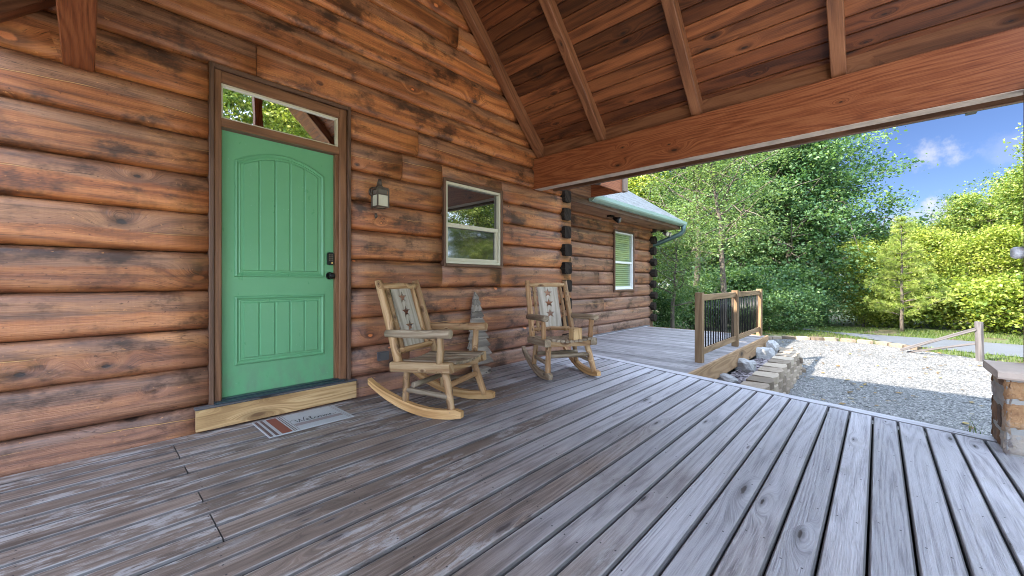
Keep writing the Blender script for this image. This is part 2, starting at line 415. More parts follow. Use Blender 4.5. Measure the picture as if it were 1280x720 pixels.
PEBBLE = stone_mat('gravel_stone', [(.1, (.05, .05, .051)), (.5, (.16, .157, .154)), (.9, (.36, .345, .325))], 4., .3)

def gravel_mat():
    m, t, b = new_mat('gravel')
    tc = t.n('ShaderNodeTexCoord').outputs['Object']
    v1 = t.vor(tc, 38.); v2 = t.vor(tc, 70.)
    s1 = t.n('ShaderNodeSeparateColor'); t.l(v1.outputs['Color'], s1.inputs[0])
    s2 = t.n('ShaderNodeSeparateColor'); t.l(v2.outputs['Color'], s2.inputs[0])
    f = t.m('ADD', t.m('MULTIPLY', s1.outputs[0], .6), t.m('MULTIPLY', s2.outputs[1], .4))
    big = t.noise(tc, .7, 4)
    f = t.m('ADD', f, t.m('MULTIPLY', t.m('SUBTRACT', big, .5), .5))
    c = t.ramp(f, [(.1, (.03, .03, .031)), (.35, (.115, .114, .114)), (.6, (.19, .186, .18)), (1., (.36, .345, .32))])
    dk = t.mapr(v1.outputs['Distance'], .40, .68, 0., .6)
    c = t.mix(dk, c, (.10, .095, .09))
    t.l(c, b.inputs['Base Color']); b.inputs['Roughness'].default_value = .9
    h = t.m('SUBTRACT', 1., v1.outputs['Distance'])
    t.l(t.bump(h, .9, .03), b.inputs['Normal'])
    return m
GRAVEL = gravel_mat()
def road_mat():
    m, t, b = new_mat('asphalt')
    tc = t.n('ShaderNodeTexCoord').outputs['Object']
    f = t.m('ADD', t.m('MULTIPLY', t.noise(tc, .8, 5, .6), .6), t.m('MULTIPLY', t.noise(tc, 60., 2), .4))
    t.l(t.ramp(f, [(.2, (.055, .06, .07)), (.8, (.11, .118, .135))]), b.inputs['Base Color']); b.inputs['Roughness'].default_value = .85
    t.l(t.bump(t.noise(tc, 120., 2), .4, .01), b.inputs['Normal'])
    return m
ASPHALT = road_mat()
def ground_mat():
    m, t, b = new_mat('soil_and_grass')
    tc = t.n('ShaderNodeTexCoord').outputs['Object']
    f = t.noise(tc, .9, 6, .65); g = t.noise(tc, 25., 4, .7)
    c = t.mix(t.mapr(f, .35, .6), t.mix(g, (.05, .032, .02), (.14, .09, .055)), t.mix(g, (.035, .06, .014), (.12, .17, .04)))
    t.l(c, b.inputs['Base Color']); b.inputs['Roughness'].default_value = .95
    t.l(t.bump(g, .8, .05), b.inputs['Normal'])
    return m
GROUND = ground_mat()
def shingle_mat():
    m, t, b = new_mat('roof_shingles')
    tc = t.n('ShaderNodeTexCoord').outputs['Object']
    br = t.n('ShaderNodeTexBrick'); br.inputs['Scale'].default_value = 1.
    mp = t.n('ShaderNodeUVMap'); t.l(mp.outputs[0], br.inputs['Vector'])
    br.inputs['Brick Width'].default_value = .22; br.inputs['Row Height'].default_value = .14; br.inputs['Mortar Size'].default_value = .006
    br.inputs['Color1'].default_value = (.05, .06, .07, 1); br.inputs['Color2'].default_value = (.10, .118, .135, 1); br.inputs['Mortar'].default_value = (.025, .03, .035, 1)
    c = t.mix(t.mapr(t.noise(tc, 14., 5, .7), .42, .62, 0., .75), br.outputs['Color'], (.13, .15, .165))
    t.l(c, b.inputs['Base Color']); b.inputs['Roughness'].default_value = .9
    t.l(t.bump(br.outputs['Fac'], .4, .01), b.inputs['Normal'])
    return m
SHINGLE = shingle_mat()
def leaf_mat(name, a, b_, c_, tr=.35, trcol=None):
    m = bpy.data.materials.new(name); m.use_nodes = True; t = NT(m.node_tree)
    b = m.node_tree.nodes['Principled BSDF']; out = m.node_tree.nodes['Material Output']
    rnd = t.n('ShaderNodeAttribute', attribute_name='rnd').outputs['Fac']
    col = t.ramp(rnd, [(0., a), (.55, b_), (1., c_)])
    t.l(col, b.inputs['Base Color']); b.inputs['Roughness'].default_value = .5; b.inputs['Specular IOR Level'].default_value = .3
    trn = t.n('ShaderNodeBsdfTranslucent')
    t.l(t.mix(1., col, trcol or (1.5, 1.5, .7), 'MULTIPLY'), trn.inputs['Color'])
    mx = t.n('ShaderNodeMixShader'); mx.inputs[0].default_value = tr
    t.l(b.outputs[0], mx.inputs[1]); t.l(trn.outputs[0], mx.inputs[2]); t.l(mx.outputs[0], out.inputs['Surface'])
    return m
LEAF_DARK = leaf_mat('leaf_deep_green', (.030, .080, .038), (.095, .178, .072), (.235, .335, .14), .38)
LEAF_SOFT = leaf_mat('leaf_soft_green', (.09, .155, .06), (.17, .245, .105), (.27, .34, .155), .4)
LEAF_LIME = leaf_mat('leaf_lime_green', (.065, .12, .022), (.26, .32, .06), (.58, .58, .17), .42)
LEAF_MID = leaf_mat('leaf_mid_green', (.05, .105, .025), (.19, .26, .06), (.46, .50, .15), .40)
LEAF_PINE = leaf_mat('pine_needle', (.16, .23, .05), (.28, .34, .08), (.42, .44, .14), .35)
GRASSM = leaf_mat('grass_blade', (.045, .085, .015), (.09, .14, .03), (.16, .19, .05), .35)
BARK = wood('tree_bark', (.045, .034, .026), (.12, .095, .075), (.22, .185, .15), rough=.9, knots=.05, rowvar=.3, bumps=.8)

# ------------------------------------------------------------------ dimensions (metres; wall face y = 0, deck z = 0)
COURSE, SEAM0 = .29, .19
RX, RZ = 2.27, 5.22            # ridge x, underside of rafters at the ridge
GZ = -.60                      # ground beside the deck
YF = -5.05                     # porch front
def edge_x(y): return 5.385 + .2 * 0 + (y + .5) * .232

# ================================================================== the log cabin
cabin = empty('log_cabin', (2.3, 0, 0), 0, 'rustic brown log cabin with green front door and a gabled timber porch', 'cabin')
cabin_off = Vector((2.3, 0, 0))
def cb(mb, name, mat, parent=None):
    o = mb.build(name, mat, parent or cabin)
    if parent is None: o.location = -cabin_off
    return o

def log_wall_mb(x0f, x1f, yface, z_top, joints, b=.044, holes=()):
    mb = MB(); k = -1
    while True:
        z0 = SEAM0 + COURSE * k; z1 = z0 + COURSE
        if z0 >= z_top: break
        segs = [(x0f(z0, z1), x1f(z0, z1), z0, z1)]
        for hx0, hx1, hz0, hz1 in holes:
            if z1 > hz0 and z0 < hz1:
                ns = []
                for a, c, zl, zh in segs:
                    if c <= hx0 or a >= hx1: ns.append((a, c, zl, zh)); continue
                    if hx0 > a: ns.append((a, hx0, zl, zh))
                    if c > hx1: ns.append((hx1, c, zl, zh))
                    if z1 > hz1 + .01: ns.append((max(a, hx0) - .002, min(c, hx1) + .002, hz1, zh))
                    if z0 < hz0 - .01: ns.append((max(a, hx0) - .002, min(c, hx1) + .002, zl, hz0))
                segs = ns
        js = joints(k)
        for a, c, zl, zh in segs:
            if c - a < .02: continue
            cuts = [a] + [j for j in js if a + .3 < j < c - .3] + [c]
            for i in range(len(cuts) - 1):
                rnd = (k * .6180339 + i * .377 + .13) % 1.0
                xa = cuts[i] + (.002 if i else 0); xb = cuts[i + 1] - (.002 if i < len(cuts) - 2 else 0)
                n = 16
                nx = max(2, int((xb - xa) / .25))
                rings = []; us = []
                for q in range(nx + 1):
                    x = xa + (xb - xa) * q / nx
                    prof = []
                    for j in range(n + 1):
                        s = j / n; e = abs(2 * s - 1)
                        dy = b * e ** 8
                        wv = .010 * mnoise.noise(Vector((x * .8, k * 3.1 + s * 1.5, rnd * 9))) + .003 * mnoise.noise(Vector((x * 5, k * 3.1 + s * 4, rnd * 9)))
                        prof.append((x, yface + dy + wv * (1 - e * .6), z0 + .002 + (COURSE - .004) * s + .004 * mnoise.noise(Vector((x * .9, k + round(s) * .5, 3))) * e))
                        if zl > z0 or zh < z1: prof[-1] = (prof[-1][0], prof[-1][1], min(zh, max(zl, prof[-1][2])))
                    rings.append(prof); us.append(x)
                # close at the back
                for rg in rings:
                    x = rg[0][0]
                    rg.append((x, yface + .16, rg[n][2])); rg.append((x, yface + .16, rg[0][2]))
                vs = [.30 * j / n for j in range(n + 1)] + [.42, .6, .75]
                mb.loft(rings, us, vs, rnd, smooth=True)
        k += 1
    return mb

def roof_half(z): return max(0.1, (RZ + .17) - z)      # half width of the gable under the boards at height z
DOOR_H = (.66, 1.70, .02, 2.76)
WIN_H = (2.83, 3.82, 1.32, 2.33)
jr = random.Random(4)
JT = {k: [jr.uniform(2.2, 5)] if jr.random() < .22 else [] for k in range(-2, 40)}
JT[7] = [2.3]; JT[9] = [.95]
mainwall = log_wall_mb(lambda a, b_: max(-5., RX - roof_half(a)) if b_ > 2.8 else -5.,
                       lambda a, b_: min(5.46, RX + roof_half(a)) if b_ > 2.8 else 5.46,
                       0., 5.35, lambda k: JT[k], holes=(DOOR_H, WIN_H))
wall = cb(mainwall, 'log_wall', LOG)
# trim the gable to the roof slope
bm = bmesh.new(); bm.from_mesh(wall.data)
for sx in (-1, 1):
    hi = [f for f in bm.faces if f.calc_center_median().z > 2.75]
    geom = set(hi)
    for f in hi: geom.update(f.verts); geom.update(f.edges)
    nrm = Vector((sx, 0, 1)).normalized()
    bmesh.ops.bisect_plane(bm, geom=list(geom), plane_co=(RX, 0, RZ + .22), plane_no=nrm, clear_outer=True)
bm.to_mesh(wall.data); bm.free()

# inner core so that no light passes between the logs
mb = MB(); mb.box((-5., .10, -.6), (.66, .24, 2.9)); mb.box((1.70, .10, -.6), (5.36, .24, 1.32)); mb.box((1.70, .10, 2.33), (5.36, .24, 2.9))
mb.box((1.70, .101, 1.32), (2.83, .239, 2.33)); mb.box((3.82, .101, 1.32), (5.36, .239, 2.33)); mb.box((.66, .101, 2.76), (1.70, .239, 2.9))
mb.prism([(RX - 2.35, .10, 2.9), (RX + 2.35, .10, 2.9), (RX, .10, 5.25)], (0, 1, 0), .14)
cb(mb, 'wall_core', TRIM)

wing = log_wall_mb(lambda a, b_: 5.4, lambda a, b_: 10.22, .66, 2.7,
                   lambda k: [jr.uniform(6.2, 9.8)] if jr.random() < .6 else [], holes=((8.10, 9.10, .92, 2.30),))
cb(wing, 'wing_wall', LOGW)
mb = MB(); mb.box((5.3, .78, -.6), (10.15, .9, .92)); mb.box((5.3, .781, .92), (8.10, .899, 2.6)); mb.box((9.1, .781, .92), (10.15, .899, 2.6)); mb.box((10.05, .9, -.6), (10.15, 9., 2.6))
mb.box((5.36, .25, -.6), (5.46, .78, 2.7))
cb(mb, 'wing_core', TRIM)
for k in range(0, 9):
    zc = SEAM0 + COURSE * k
    m1 = MB(); m1.box((5.20 + jr.uniform(-.012, .012), -.05 - jr.uniform(0, .02), zc - .095), (5.385, .3, zc + .095), .02, axis=1); cb(m1, 'corner_log_end', ENDGRAIN)
    m1 = MB(); m1.tube([(10.15, .56 - jr.uniform(0, .03), zc), (10.15, .9, zc)], [.10, .10], 10, wob=.2); cb(m1, 'corner_log_end', ENDGRAIN)

# ---- porch roof
proof = empty('porch_roof'); proof.parent = cabin; proof.location = -cabin_off
def slope_pts(side, x, y, off=0.): return (RX + side * x, y, RZ + off - x)
mb = MB()
s2 = math.sqrt(.5)
for side in (-1, 1):
    step = .145 * s2; x = .02
    while x < 2.66:
        w = .145
        for a, b_ in ((YF - .25, .12),):
            if a is None: a = last
            last = b_
            mid = Vector((RX + side * (x + step / 2), 0, RZ + .20 - (x + step / 2)))
            p0 = mid.copy(); p0.y = a + .001; p1 = mid.copy(); p1.y = b_ - .001
            mb.bar(p0, p1, w - .004, .02, (side * s2, 0, -s2), .006, jr.random())
        x += step
mb.build('ceiling_boards', CEIL, proof)
mb = MB()   # roof covering on top
for side in (-1, 1):
    pts = [(RX, 9, RZ + .30), (RX, YF - .32, RZ + .30), (RX + side * 2.72, YF - .32, RZ + .30 - 2.72), (RX + side * 2.72, 9, RZ + .30 - 2.72)]
    q = [Vector(p) for p in pts]; nn = Vector((side * s2, 0, s2)) * .06
    b0 = len(mb.v); mb.v.extend([tuple(p) for p in q] + [tuple(p + nn) for p in q])
    uv = [(p[1], abs(p[0] - RX) * 1.414) for p in pts]
    for f in ((3, 2, 1, 0), (4, 5, 6, 7)): mb.face([b0 + i for i in f], [uv[i % 4] for i in f], .5)
    for i in range(4):
        j = (i + 1) % 4; mb.face([b0 + i, b0 + j, b0 + 4 + j, b0 + 4 + i], [uv[i], uv[j], uv[j], uv[i]], .5)
mb.build('shingle_covering', SHINGLE, proof)
for yy in (-.075, -1.09, -2.27, -3.47, -4.60):
    for side in (-1, 1):
        m1 = MB()
        # plumb-cut rafter of .095 width
        w = .105
        xe = 2.655
        poly = [(RX, yy - w / 2, RZ), (RX + side * xe, yy - w / 2, RZ - xe), (RX + side * xe, yy - w / 2, RZ - xe + .185), (RX, yy - w / 2, RZ + .185)]
        a = [Vector(p) for p in poly]
        rnd = jr.random()
        # loft along slope for lengthwise grain
        def ring(x):
            X = RX + side * x; Z = RZ - x; c = .006
            return [Vector((X, yy - w / 2, Z + c)), Vector((X, yy - w / 2 + c, Z)), Vector((X, yy + w / 2 - c, Z)), Vector((X, yy + w / 2, Z + c)), Vector((X, yy + w / 2, Z + .185)), Vector((X, yy - w / 2, Z + .185))]
        m1.loft([ring(.0), ring(xe)], [0, xe * 1.41], [0, .008, .11, .12, .3, .41, .6], rnd)
        m1.build('rafter', RAFT, proof)
m1 = MB(); m1.box((RX - .06, YF - .2, RZ - .02), (RX + .06, .0, RZ + .16)); m1.build('ridge_board', RAFT, proof)
for side in (-1, 1):
    x = 2.68
    m1 = MB(); m1.box((RX + side * x - .02, YF - .3, RZ - x - .01), (RX + side * x + .02, .06 if side < 0 else -.03, RZ - x + .22)); m1.build('eave_fascia', TRIM, proof)
    m1 = MB()
    if side > 0:
        m1.box((RX + x + .022, YF - .3, RZ - x + .01), (RX + x + .12, -.06, RZ - x + .11), .012)
        for yy in (-.75, -1.95, -3.1, -4.3): m1.box((RX + x + .02, yy - .03, RZ - x - .004), (RX + x + .125, yy + .03, RZ - x + .115), .002)
    else: m1.box((RX - x - .13, YF - .3, RZ - x + .14), (RX - x - .022, .06, RZ - x + .24), .012)
    m1.build('gutter', DARKGUT, proof)
    m1 = MB(); m1.box((RX + side * 2.33 - .03, YF, 2.94), (RX + side * 2.33 + .03, -.0, 3.22)); m1.build('blocking', RAFT, proof)

for xa, xb in ((-.10, .04), (4.50, 4.635)):
    m1 = MB(); m1.bar((.5 * (xa + xb), YF, 2.715), (.5 * (xa + xb), .10, 2.715), .445, xb - xa, (0, 0, 1), .006, jr.random()); cb(m1, 'beam', BEAM)
m1 = MB(); m1.box((4.502, YF + .01, 2.486), (4.633, -.02, 2.4915), .001); cb(m1, 'beam_underside', plain('peeled_pale_paint', (.52, .42, .34), .8, 0, .5, 9))
m1 = MB(); m1.box((.04, YF + .0, 2.55), (4.50, YF + .14, 2.85)); cb(m1, 'tie_beam', BEAM)
m1 = MB(); m1.box((RX - .07, YF, 2.85), (RX + .07, YF + .14, RZ)); cb(m1, 'king_post', BEAM)
m1 = MB(); m1.box((4.42, -4.63, .552), (4.56, -4.49, 2.49)); cb(m1, 'porch_post', RAIL)
m1 = MB(); m1.box((-.10, -5.0, 0), (.04, -4.86, 2.49)); cb(m1, 'porch_post', RAIL)

# ---- wing roof, eave, gutter
WZ, WY, WX1, SL = 2.675, .02, 10.62, .67
mb = MB()
def quad_slab(mb, pts, th, rnd=.5, uvf=None):
    q = [Vector(p) for p in pts]; n_ = (q[1] - q[0]).cross(q[2] - q[1]).normalized() * th
    b0 = len(mb.v); mb.v.extend([tuple(p) for p in q] + [tuple(p + n_) for p in q])
    uv = [uvf(p) for p in pts]
    k = len(pts)
    mb.face([b0 + i for i in range(k)][::-1], uv[::-1], rnd); mb.face([b0 + k + i for i in range(k)], uv, rnd)
    for i in range(k):
        j = (i + 1) % k; mb.face([b0 + i, b0 + j, b0 + k + j, b0 + k + i], [uv[i], uv[j], uv[j], uv[i]], rnd)
RY = 5.2
zr = WZ + SL * (RY - WY)
quad_slab(mb, [(5.2, WY, WZ), (WX1, WY, WZ), (WX1, RY, zr), (5.2, RY, zr)], .04, .5, lambda p: (p[0], p[1] * 1.15))
quad_slab(mb, [(5.2, RY, zr), (WX1, RY, zr), (WX1, 10.4, WZ), (5.2, 10.4, WZ)], .04, .5, lambda p: (p[0], p[1] * 1.15))
cb(mb, 'wing_roof', SHINGLE)
mb = MB()
for i in range(4):
    y0 = .12 + i * .14; mb.box((5.3, y0, 2.505), (WX1 - .02, y0 + .136, 2.53), .004)
cb(mb, 'soffit', SOFFIT)
m1 = MB(); m1.box((5.4, .60, 2.44), (10.2, .655, 2.503), .01); cb(m1, 'soffit_moulding', RAFT)
m1 = MB(); m1.box((5.3, .09, 2.50), (WX1, .118, 2.595)); m1.box((WX1 - .03, .12, 2.5), (WX1, 5., 2.56)); cb(m1, 'eave_fascia', TRIM)
m1 = MB()
m1.loft([[Vector((x, y, z)) for y, z in ((.088, 2.575), (.03, 2.575), (-.02, 2.605), (-.035, 2.63), (-.035, 2.695), (-.022, 2.695), (-.015, 2.672), (.088, 2.672))] for x in (6.15, WX1 + .16)], [0, 5], [0, .06, .12, .16, .26, .28, .3, .4, .6], .4)
cb(m1, 'gutter', GREENMETAL)
m1 = MB(); m1.tube([(10.60, .0, 2.60), (10.60, .0, 2.46), (10.58, .06, 2.38), (10.50, .22, 2.30), (10.30, .80, 2.06), (10.22, .98, 1.98), (10.20, 1.0, 1.86), (10.20, 1.0, -.5)], [.06] * 8, 10); cb(m1, 'downspout', DOWNSP)
m1 = MB(); m1.box((6.08, -.56, 2.63), (6.14, .2, 2.90), .004); m1.box((5.3, -.56, 2.63), (6.08, -.53, 2.90), .004); cb(m1, 'eave_return', BEAM)
m1 = MB(); m1.box((6.142, -.59, 2.66), (6.30, -.50, 2.93), .003); cb(m1, 'eave_return_end', CHALK)
m1 = MB(); m1.box((5.3, -.5, 2.915), (6.3, .3, 2.95), .003); m1.box((5.37, .0, 2.62), (6.1, .10, 2.95)); m1.box((5.37, .121, 2.545), (6.6, .16, 2.90)); cb(m1, 'eave_return_soffit', SOFFIT)
# unseen left wing, added and raised to keep the low sun off the deck
mb = MB(); quad_slab(mb, [(-9, -.45, 6.6), (-.66, -.45, 6.6), (-.66, 5.2, 7.6), (-9, 5.2, 7.6)], .05, .5, lambda p: (p[0], p[1] * 1.2))
quad_slab(mb, [(-9, 5.2, 7.6), (-.66, 5.2, 7.6), (-.66, 10.4, 6.6), (-9, 10.4, 6.6)], .05, .5, lambda p: (p[0], p[1] * 1.2)); cb(mb, 'sun_block_roof', SHINGLE)
mb = MB(); mb.box((-8.6, .2, -.6), (-5.0, .4, 6.58)); mb.box((-5.0, .25, 2.85), (-.68, .4, 6.58)); mb.box((-.80, .4, 2.5), (-.68, 9, 6.58)); mb.box((-8.6, .4, -.6), (-8.4, 9, 2.62)); cb(mb, 'sun_block_wall', TRIM)

# ---- door
DY = .07
def door():
    mb = MB()
    for x0, x1 in ((.635, .665), (1.70, 1.73)): mb.box((x0, -.022, .19), (x1, .15, 2.80), .004)
    mb.box((.665, -.022, 2.765), (1.70, .15, 2.80), .004)
    cb(mb, 'door_trim', TRIM)
    mb = MB()
    for x0, x1 in ((.666, .715), (1.628, 1.699)):
        mb.box((x0, .0, .205), (x1, .16, 2.764), .006); 
    mb.box((.715, .0, 2.68), (1.628, .16, 2.764), .006); mb.box((.715, .005, 2.335), (1.628, .16, 2.402), .006)
    mb.box((.715, .03, .21), (.722, .1, 2.33), .001); mb.box((1.60, .03, .21), (1.628, .07, 2.33), .001)
    cb(mb, 'door_frame', CASING)
    m1 = MB()
    for a, b_ in (((.715, .03, 2.402), (.73, .09, 2.68)), ((1.613, .03, 2.402), (1.628, .09, 2.68)), ((.73, .03, 2.402), (1.613, .09, 2.418)), ((.73, .03, 2.664), (1.613, .09, 2.68))): m1.box(a, b_, .002)
    tr = cb(m1, 'transom', CREAM)
    m1 = MB(); m1.box((.73, .055, 2.418), (1.613, .062, 2.664), 0, .5); m1.build('pane', GLASS_T, tr)
    # slab
    x0, x1, z0, z1 = .722, 1.628, .212, 2.328
    m1 = MB(); m1.box((x0, DY, z0), (x1, DY + .045, z1), .003)
    dr = cb(m1, 'door', GREEN)
    def panel(xa, xb, za, zb, arch):
        n = 24
        top = []
        for i in range(n + 1):
            s = i / n; x = xa + (xb - xa) * s
            top.append((x, zb + arch * (1 - (2 * s - 1) ** 2)))
        out = [(xa, za)] + top + [(xb, za)]
        m_ = MB(); P_ = out; K = len(P_)
        prof = [(-.018, DY + .001), (-.012, DY - .009), (-.002, DY - .012), (.006, DY - .006), (.012, DY - .001), (.020, DY - .004), (.026, DY + .001)]
        rings = []
        for i in range(K + 1):
            a = Vector(P_[(i - 1) % K]); b_ = Vector(P_[i % K]); c = Vector(P_[(i + 1) % K])
            d0 = (b_ - a).normalized(); d1 = (c - b_).normalized(); n0 = Vector((d0.y, -d0.x)); n1 = Vector((d1.y, -d1.x)); mt = (n0 + n1); mt = mt / max(.3, mt.length_squared) * 2
            rings.append([Vector((b_.x + mt.x * o, yy, b_.y + mt.y * o)) for o, yy in prof])
        m_.loft(rings, list(range(K + 1)), [k * .01 for k in range(len(prof))], .5, closed=False, caps=False)
        m_.build('panel_moulding', GREEN, dr)
        m_ = MB(); k = 5; xi0, xi1 = xa + .04, xb - .04
        def topz(x):
            s = (x - xa) / (xb - xa); return zb + arch * (1 - (2 * s - 1) ** 2) - .035
        for i in range(k):
            a = xi0 + (xi1 - xi0) * i / k; c = xi0 + (xi1 - xi0) * (i + 1) / k; ch = .009; yf = DY - .009
            xs = [a + (c - a) * j / 5 for j in range(6)]
            front = [(a + ch, yf, za + .04)] + [(min(max(x, a + ch), c - ch), yf, topz(x) - ch) for x in xs] + [(c - ch, yf, za + .04)]
            back = [(a, DY, za + .035)] + [(x, DY, topz(x)) for x in xs] + [(c, DY, za + .035)]
            b0 = len(m_.v); m_.v.extend(front + back); N = len(front)
            m_.face(list(range(b0, b0 + N)), [(p[0], p[2]) for p in front], .5)
            for j in range(N):
                q = (j + 1) % N; m_.face([b0 + j, b0 + q, b0 + N + q, b0 + N + j], [(front[j][0], front[j][2]), (front[q][0], front[q][2]), (back[q][0], back[q][2]), (back[j][0], back[j][2])], .5)
        m_.build('door_panel', GREEN, dr)
    panel(.83, 1.50, 1.185, 2.10, .11)
    panel(.83, 1.50, .47, .995, 0.)
    # keypad lock
    m_ = MB(); m_.box((1.538, DY - .03, 1.285), (1.594, DY + .0, 1.405), .012, axis=1); kp = m_.build('keypad_lock', BLACK, dr)
    m_ = MB()
    for i in range(3):
        for j in range(4): m_.box((1.547 + i * .014, DY - .034, 1.325 + j * .017), (1.557 + i * .014, DY - .029, 1.337 + j * .017), .001)
    m_.build('key_buttons', DARKIRON, kp)
    m_ = MB(); m_.tube([(1.575, DY - .036, 1.305), (1.575, DY - .028, 1.305)], [.010, .010], 12); m_.build('thumb_turn', plain('brass', (.65, .40, .18), .25, .9), kp)
    m_ = MB(); m_.tube([(1.566, DY, 1.185), (1.566, DY - .012, 1.185)], [.036, .034], 20); kb = m_.build('knob_plate', BLACK, dr)
    m_ = MB(); m_.tube([(1.566, DY - .012, 1.185), (1.566, DY - .03, 1.185), (1.566, DY - .036, 1.185), (1.566, DY - .05, 1.185), (1.566, DY - .066, 1.185), (1.566, DY - .074, 1.185)], [.013, .013, .024, .030, .026, .014], 18); m_.build('knob', BLACK, kb)
    m1 = MB(); m1.box((.666, -.055, .195), (1.66, .16, .210), .003); m1.box((.72, .0, .2101), (1.62, .06, .217), .002); cb(m1, 'threshold', THRESH)
    m1 = MB(); m1.box((.545, -.075, .182), (1.765, .0, .195), .003); cb(m1, 'step_tread', FENCEWOOD)
    m1 = MB(); m1.box((.55, -.068, .022), (1.76, -.03, .181), .003, .31); cb(m1, 'doorstep_board', PINE)
door()

# ---- windows
def window(x0, x1, z0, z1, yw, frame_mat, glass_up, glass_lo, trim_w=.045, blinds=False, label=None):
    m1 = MB()
    m1.box((x0 - trim_w, yw - .03, z0 - trim_w), (x0, yw + .15, z1 + trim_w), .004); m1.box((x1, yw - .03, z0 - trim_w), (x1 + trim_w, yw + .15, z1 + trim_w), .004)
    m1.box((x0, yw - .029, z1), (x1, yw + .15, z1 + trim_w), .004); m1.box((x0, yw - .032, z0 - trim_w), (x1, yw + .15, z0), .004)
    w = cb(m1, 'window', TRIM)
    if label: w['label'] = label
    t = .032; zm = z0 + (z1 - z0) * .475
    m1 = MB()
    m1.box((x0 + .001, yw - .012, z0 + .001), (x0 + t, yw + .09, z1 - .001), .003); m1.box((x1 - t, yw - .012, z0 + .001), (x1 - .001, yw + .09, z1 - .001), .003)
    m1.box((x0 + t, yw - .012, z1 - t), (x1 - t, yw + .09, z1 - .001), .003); m1.box((x0 + t, yw - .014, z0 + .001), (x1 - t, yw + .09, z0 + t), .003)
    m1.build('frame', frame_mat, w)
    m1 = MB()
    m1.box((x0 + t, yw + .002, zm - .025), (x1 - t, yw + .05, zm + .025), .003)
    m1.build('meeting_rail', frame_mat, w)
    m1 = MB()
    for a, b_ in (((x0 + t, yw + .02, z0 + t), (x0 + t + .03, yw + .06, zm - .025)), ((x1 - t - .03, yw + .02, z0 + t), (x1 - t, yw + .06, zm - .025)), ((x0 + t + .03, yw + .021, z0 + t), (x1 - t - .03, yw + .06, z0 + t + .04))): m1.box(a, b_, .002)
    m1.build('lower_sash', frame_mat, w)
    m1 = MB(); m1.box((x0 + t, yw + .035, zm + .025), (x1 - t, yw + .045, z1 - t), 0, .5); m1.build('pane', glass_up, w)
    m1 = MB(); m1.box((x0 + t + .03, yw + .045, z0 + t + .04), (x1 - t - .03, yw + .055, zm - .025), 0, .5); m1.build('pane', glass_lo, w)
    return w
window(2.865, 3.785, 1.345, 2.315, .0, CREAM, GLASS, GLASS_S, trim_w=.034, label='cream framed sash window beside the front door')
def blind_glass():
    m, t, b = new_mat('glass_over_blinds')
    tc = t.n('ShaderNodeTexCoord').outputs['Object']; s = t.n('ShaderNodeSeparateXYZ'); t.l(tc, s.inputs[0])
    f = t.m('PINGPONG', s.outputs[2], .024)
    c = t.ramp(t.mapr(f, 0., .024), [(0., (.07, .11, .06)), (.3, (.17, .235, .14)), (1., (.24, .31, .19))])
    t.l(c, b.inputs['Base Color']); b.inputs['Roughness'].default_value = .04; b.inputs['IOR'].default_value = 2.3
    return m
BG = blind_glass()
window(8.15, 9.06, .945, 2.275, .66, WHITE, BG, BG, label='white framed sash window with blinds in the far wing')

# ================================================================== decks
mb = MB(); PITCH = .1475
y = -.012; i = 0
while y > YF - .2:
    yc = y - PITCH / 2 + .0035
    joints = [.41] if i % 3 == 1 or i in (2, 9) else ([3.3] if i % 5 == 9 else [])
    cuts = [-1.8] + joints + [None]
    for a, c in zip(cuts[:-1], cuts[1:]):
        tw = .0035
        endf = None
        if c is None:
            endf = lambda p: (edge_x(p[1]) - .155, p[1], p[2])
        dz = jr.uniform(-.0025, .0025)
        mb.bar((a + (.003 if a > -1 else 0), yc, -.019 + dz), ((c - .003) if c is not None else 5, yc, -.019 + dz), PITCH - .009, .038, (0, 1, 0), .008, jr.random(), ends=(None, endf), u0=a + 2.)
    y -= PITCH; i += 1
deck = mb.build('porch_deck', DECK); tag(deck, 'weathered grey brown plank porch deck', 'deck', kind='structure')
mb = MB()
for off in (.075,):
    mb.bar((edge_x(.6) - off, .6, -.018), (edge_x(YF - .2) - off, YF - .2, -.018), .145, .038, (1, 0, 0), .005, .77)
mb.bar((edge_x(.6) + .016, .6, -.05), (edge_x(YF - .2) + .016, YF - .2, -.05), .05, .03, (1, 0, 0), .005, .37)
o = mb.build('deck_edge_board', DECK); tag(o, 'grey edge board across the plank ends of the porch deck', 'board', kind='structure')
mb = MB(); x = 5.02
while x < 9.72:
    def e1(p): return p
    ytop = .60; yb = -1.985
    xa = x + PITCH / 2
    # boards that start inside the slanted edge board are cut back to it
    dz = -.010 + jr.uniform(-.002, .002)
    if xa < edge_x(0) + .12:
        yy = (xa + .09 - 5.385) / .232 - .5
        if yy < yb + .05: yy = yb + .05
        mb.bar((xa, min(yy + .55, ytop), -.02 + dz), (xa, yb, -.02 + dz), PITCH - .006, .036, (1, 0, 0), .005, jr.random())
    else:
        mb.bar((xa, ytop, -.02 + dz), (xa, yb, -.02 + dz), PITCH - .006, .036, (1, 0, 0), .005, jr.random())
    x += PITCH
o = mb.build('side_deck', DECK2); tag(o, 'narrow plank deck running along the cabin wing', 'deck', kind='structure')
mb = MB(); mb.box((5.02, -2.028, -.27), (9.80, -1.99, -.006), .003, .4); mb.box((9.76, -1.99, -.27), (9.80, .62, -.012), .003, .6)
o = mb.build('deck_fascia', DECKF); tag(o, 'brown fascia board under the side deck edge', 'board', kind='structure')
mb = MB(); mb.box((5.3, .60, -.02), (9.9, .665, .012), .004); o = mb.build('deck_wall_strip', DECK); tag(o, 'thin plank strip between side deck and wing wall', 'board', kind='structure')
